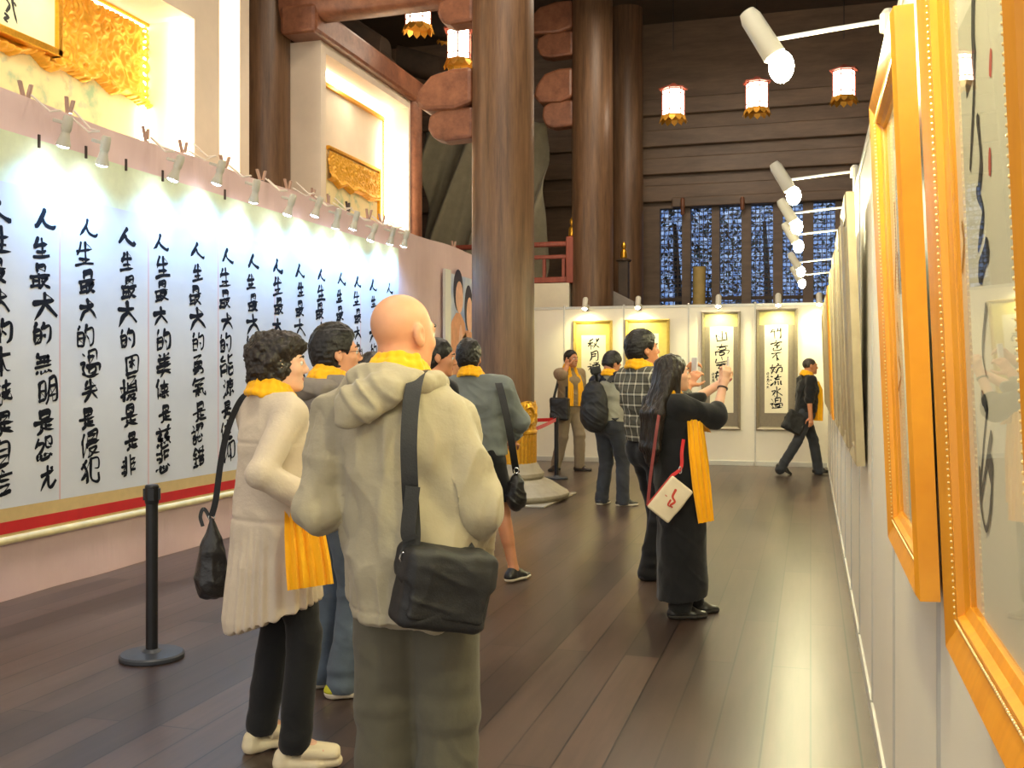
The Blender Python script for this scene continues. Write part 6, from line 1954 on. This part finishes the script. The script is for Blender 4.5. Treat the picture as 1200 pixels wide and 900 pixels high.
# ============ 10. woman in black taking a picture
p = Person(799, 6.32, 1.605, R_(66), 'woman with long dark hair in a long black outfit photographing with arms raised', hyaw=R_(82), hpitch=.05, h=.006, skin='skin_pale', female=True, hx=.0, lean=-.01)
for k_, f_ in (('pelvis', .02), ('waist', .05), ('chest', .075), ('up', .08), ('neck', .075), ('shl', .08), ('shr', .08)): p.J[k_] = p.J[k_]-RV*f_
p.hc = p.hc-RV*.07
set_leg(p, 'r', 797, -.06, 80); set_leg(p, 'l', 812, .08, 78)
p.armV('r', 848, 449, .04, -ZV+p.B[:, 0]*.25+p.B[:, 1]*.2, fdir=ZV*.9+RV*.25, pdir=FV*.8-RV*.3, curl=.85)
p.armV('l', 846, 448, .24, -ZV-p.B[:, 0]*.25+p.B[:, 1]*.2, fdir=ZV*.9+RV*.2, pdir=-FV*.8-RV*.3, curl=.85)
o = p.make_body(); J, B, L, Hm, q = p.J, p.B, p.HL, p.Hm, p.s
S = Solid(); S.ell(L(0, -.022, .036), np.array((.090, .110, .098))*q, Hm, .02).ell(L(0, -.055, -.05), np.array((.086, .072, .10))*q, Hm, .04)
for x_, y_ in ((-.06, -.06), (-.015, -.085), (.035, -.08), (.08, -.05)):
    b1 = p.P(x_*1.15, -.175, 1.34)-RV*.045; b2 = p.P(x_*1.05, -.205, 1.12)-RV*.035; b3 = p.P(x_*.8, -.20, .99+abs(x_)*.6)-RV*.03
    S.econe(L(x_, y_, -.02), b1, (.052*q, .042*q), (.046*q, .034*q), Hm[:, 0], .03).econe(b1, b2, (.046*q, .034*q), (.038*q, .026*q), Hm[:, 0], .03).econe(b2, b3, (.038*q, .026*q), (.014*q, .008*q), Hm[:, 0], .03)
S.cone(L(.080, -.005, .02), L(.088, -.01, -.17), .026*q, .02*q, .03).cone(L(-.080, .0, .02), L(-.086, .0, -.17), .026*q, .02*q, .03)
S.ell(L(0, .120, -.055), np.array((.082, .082, .118))*q, Hm, .012, -1)
S.build('hair', .0055, M['hair_brown'], o, disp=lambda V: .006*vnoise(V, (45, 45, 5), 2)+.003*vnoise(V, (120, 120, 12), 3))
S = Solid(); p.torso(S, .022, .05); p.arms(S, .020, upto=.22, k=.04)
c0 = p.base.copy(); c0[2] = 0
S.econe(J['waist'], c0+ZV*.75, (.14, .115), (.16, .140), B[:, 0], .06).econe(c0+ZV*.75, c0+ZV*.12, (.16, .140), (.17, .150), B[:, 0], .05)
for n in 'lr': S.cone(J['sh'+n], J['el'+n], .062, .062, .03)
S.build('black_dress', .0065, M['black_cloth'], o, [(c0+ZV*.115, -ZV+RV*.12), (J['neck'], ZV)], disp=lambda V: folds(V, .006, (9, 9, 6), 52)+.014*vnoise(V, (9, 9, .6), 53)*np.clip((.95-V[:, 2])/.4, 0, 1))
p.trousers(M['black_trouser'], rk=.07, rh=.075, e=.01, seed=10)
p.scarf_collar(rr=.02)
p.tail([p.P(.05, .13, 1.36)-RV*.06, p.P(.06, .17, 1.22)-RV*.02, wp(814, 492, p.d-.16), wp(817, 530, p.d-.18), wp(822, 570, p.d-.19), wp(827, 612, p.d-.19)], [.06, .07, .10, .12, .13, .11], RV+FV*.35, wave=.010, nw=10)
p.tail([p.P(-.05, .13, 1.36), p.P(-.05, .17, 1.22), p.P(-.04, .19, 1.0), p.P(-.04, .2, .72)], [.06, .07, .085, .10], RV+FV*.35, wave=.008, nw=8)
p.tail([wp(806, 540, p.d-.12), wp(811, 560, p.d-.13), wp(812, 583, p.d-.13)], [.05, .05, .05], RV+FV*.3, wave=.004, nw=4, name='white_hem', mat='white_paint')
for n in 'lr': p.shoe(n, [M['shoe_black'], M['sole_dark']])
m = MB(); c = wp(853, 428, 6.46); m.obox(c, nrm(FV+RV*.15)*.07, RV*.004, nrm(ZV+RV*.05)*.05); setp(m.build('phone', M['phone_white'], bevel=.003), 'pale phone held up in both hands by the woman in black', 'phone')
m = MB(); a = nrm(J['wrr']-J['elr']); m.lathe(J['wrr']-a*.035, [(.029, -.005), (.033, -.004), (.033, .004), (.029, .005)], 20, ax=a); setp(m.build('bracelet', M['shoe_brown'], smooth=True), 'dark bracelet on the raised wrist of the woman in black', 'bracelet')
# white pouch
bc = wp(785, 585, p.d-.26); ux = nrm(RV*.62+ZV*.78-FV*.05); uz = nrm(np.cross(ux, FV)); uz = uz if np.dot(uz, ZV-RV) > 0 else -uz
r = empty('pouch_bag', bc-ZV*.15, 'small white pouch with a red drawing and red straps on the woman in black', 'bag')
nvec = np.cross(ux, uz)
Rp = np.stack([ux, uz, nvec], 1)
S = Solid(); S.box(bc, (.108, .068, .012), Rp, .012, .01); S.ell(bc-uz*.02, (.09, .06, .03), Rp, .02)
S.build('body', .005, plain('pouch_white', srgb(232, 216, 186), .6, var=.04), r)
m = MB(); m.tube([bc+ux*t+uz*.078 for t in np.linspace(-.112, .112, 8)], .009, 8); m.build('zip_edge', plain('pouch_red', srgb(176, 60, 44), .6), r, True)
fs_ = -nvec if np.dot(-nvec, -FV) > 0 else nvec
m = MB(); to3 = lambda p_, lf: bc+fs_*(.0335+lf)+RV*p_[0]-ZV*p_[1]
brush(m, [(.03, -.06), (.012, -.02), (.025, .01), (.0, .03), (.012, .045)], .016, to3, 5); brush(m, [(.0, .0), (-.015, .03), (.015, .04)], .012, to3, 6); brush(m, [(-.03, -.03), (-.02, -.02)], .008, to3, 7)
m.build('red_drawing', M['seal'], r)
M['strap_red'] = plain('strap_red', srgb(128, 44, 44), .55)
strap(r, [bc-ux*.112+uz*.078, wp(762, 560, p.d-.25), wp(766, 530, p.d-.24), wp(770, 500, p.d-.22), wp(774, 478, p.d-.17), wp(780, 466, p.d-.1), wp(785, 465, p.d-.0)], .018, .004, M['strap_red'])
strap(r, [bc+ux*.112+uz*.078, wp(798, 548, p.d-.24), wp(799, 530, p.d-.22), wp(801, 515, p.d-.17)], .02, .004, M['red'], 'front_strap')
m = MB(); m.tube([wp(797, 551, p.d-.245)+RV*(.008*math.cos(t))+ZV*.02*math.sin(t) for t in np.linspace(0, 2*PI, 12)], .003, 6); m.build('clasp', M['chrome'], r, True)

# ============ 11. bald man walking
p = Person(944, 15.1, 1.715, R_(84), 'close-cropped man in a black shirt with a yellow scarf walking right at far end', hyaw=R_(86), h=.0075, skin='skin_tan', lean=.03)
p.J['pelvis'] = p.J['pelvis']
set_leg(p, 'l', 959, .05, 90, z=.085); set_leg(p, 'r', 917, -.05, 88, z=.14, fpitch=-.5)
p.arm('r', p.P(.24, -.02, .84), -p.B[:, 1], curl=.6); p.arm('l', p.P(-.22, .1, .88), -p.B[:, 1], curl=.5)
o = p.make_body(); J, B = p.J, p.B
S = Solid(); L = p.HL; S.ell(L(0, -.018, .034), np.array((.079, .099, .088)), p.Hm, .02).ell(L(0, .125, -.05), np.array((.09, .075, .118)), p.Hm, .01, -1); S.build('hair', .0065, M['stubble'], o, [(L(0, 0, -.03), -p.Hm[:, 2])])
p.trousers(M['jeans_dark'], e=.014, rk=.072, rh=.072, seed=12, h=.0085, hemz=.0)
S = Solid(); p.torso(S, .024, .05); S.econe(J['waist'], p.P(0, 0, .92), (.17, .13), (.172, .13), B[:, 0], .05); p.arms(S, .026, full=False, k=.04)
S.build('shirt', .008, M['black_cloth'], o, [(p.P(0, 0, .93), -ZV), (J['neck'], ZV), ], disp=lambda V: folds(V, .007, (9, 9, 8), 64))
p.scarf_collar(rr=.024)
for sd in (-1, 1): p.tail([p.P(sd*.07, .13, 1.37), p.P(sd*.09, .165, 1.25), p.P(sd*.10, .165, 1.05), p.P(sd*.10, .16, .80)], [.09, .12, .13, .13], B[:, 1]*.8+B[:, 0]*sd*.8, wave=.01, nw=8)
for n in 'lr': p.shoe(n, [M['shoe_black'], M['sole_dark']], hh=.007)
bc = wp(931, 495, 15.0); Rb = np.stack([nrm(RV-ZV*.55), FV, nrm(ZV+RV*.55)], 1)
r = empty('shoulder_bag', bc-ZV*.2, 'black bag swinging behind the walking man at the far end', 'bag')
S = Solid(); S.box(bc, (.12, .04, .12), Rb, .03, .02).box(bc-FV*.04-ZV*.01, (.11, .012, .07), Rb, .015, .01); S.build('body', .008, M['bag_black'], r, disp=lambda V: folds(V, .008, 9, 5))
strap(r, [bc+Rb[:, 2]*.14-RV*.02, wp(938, 470, 15.0), wp(944, 452, 14.93), wp(950, 443, 14.98), wp(952, 447, 15.1)], .04, .005, M['bag_black'])
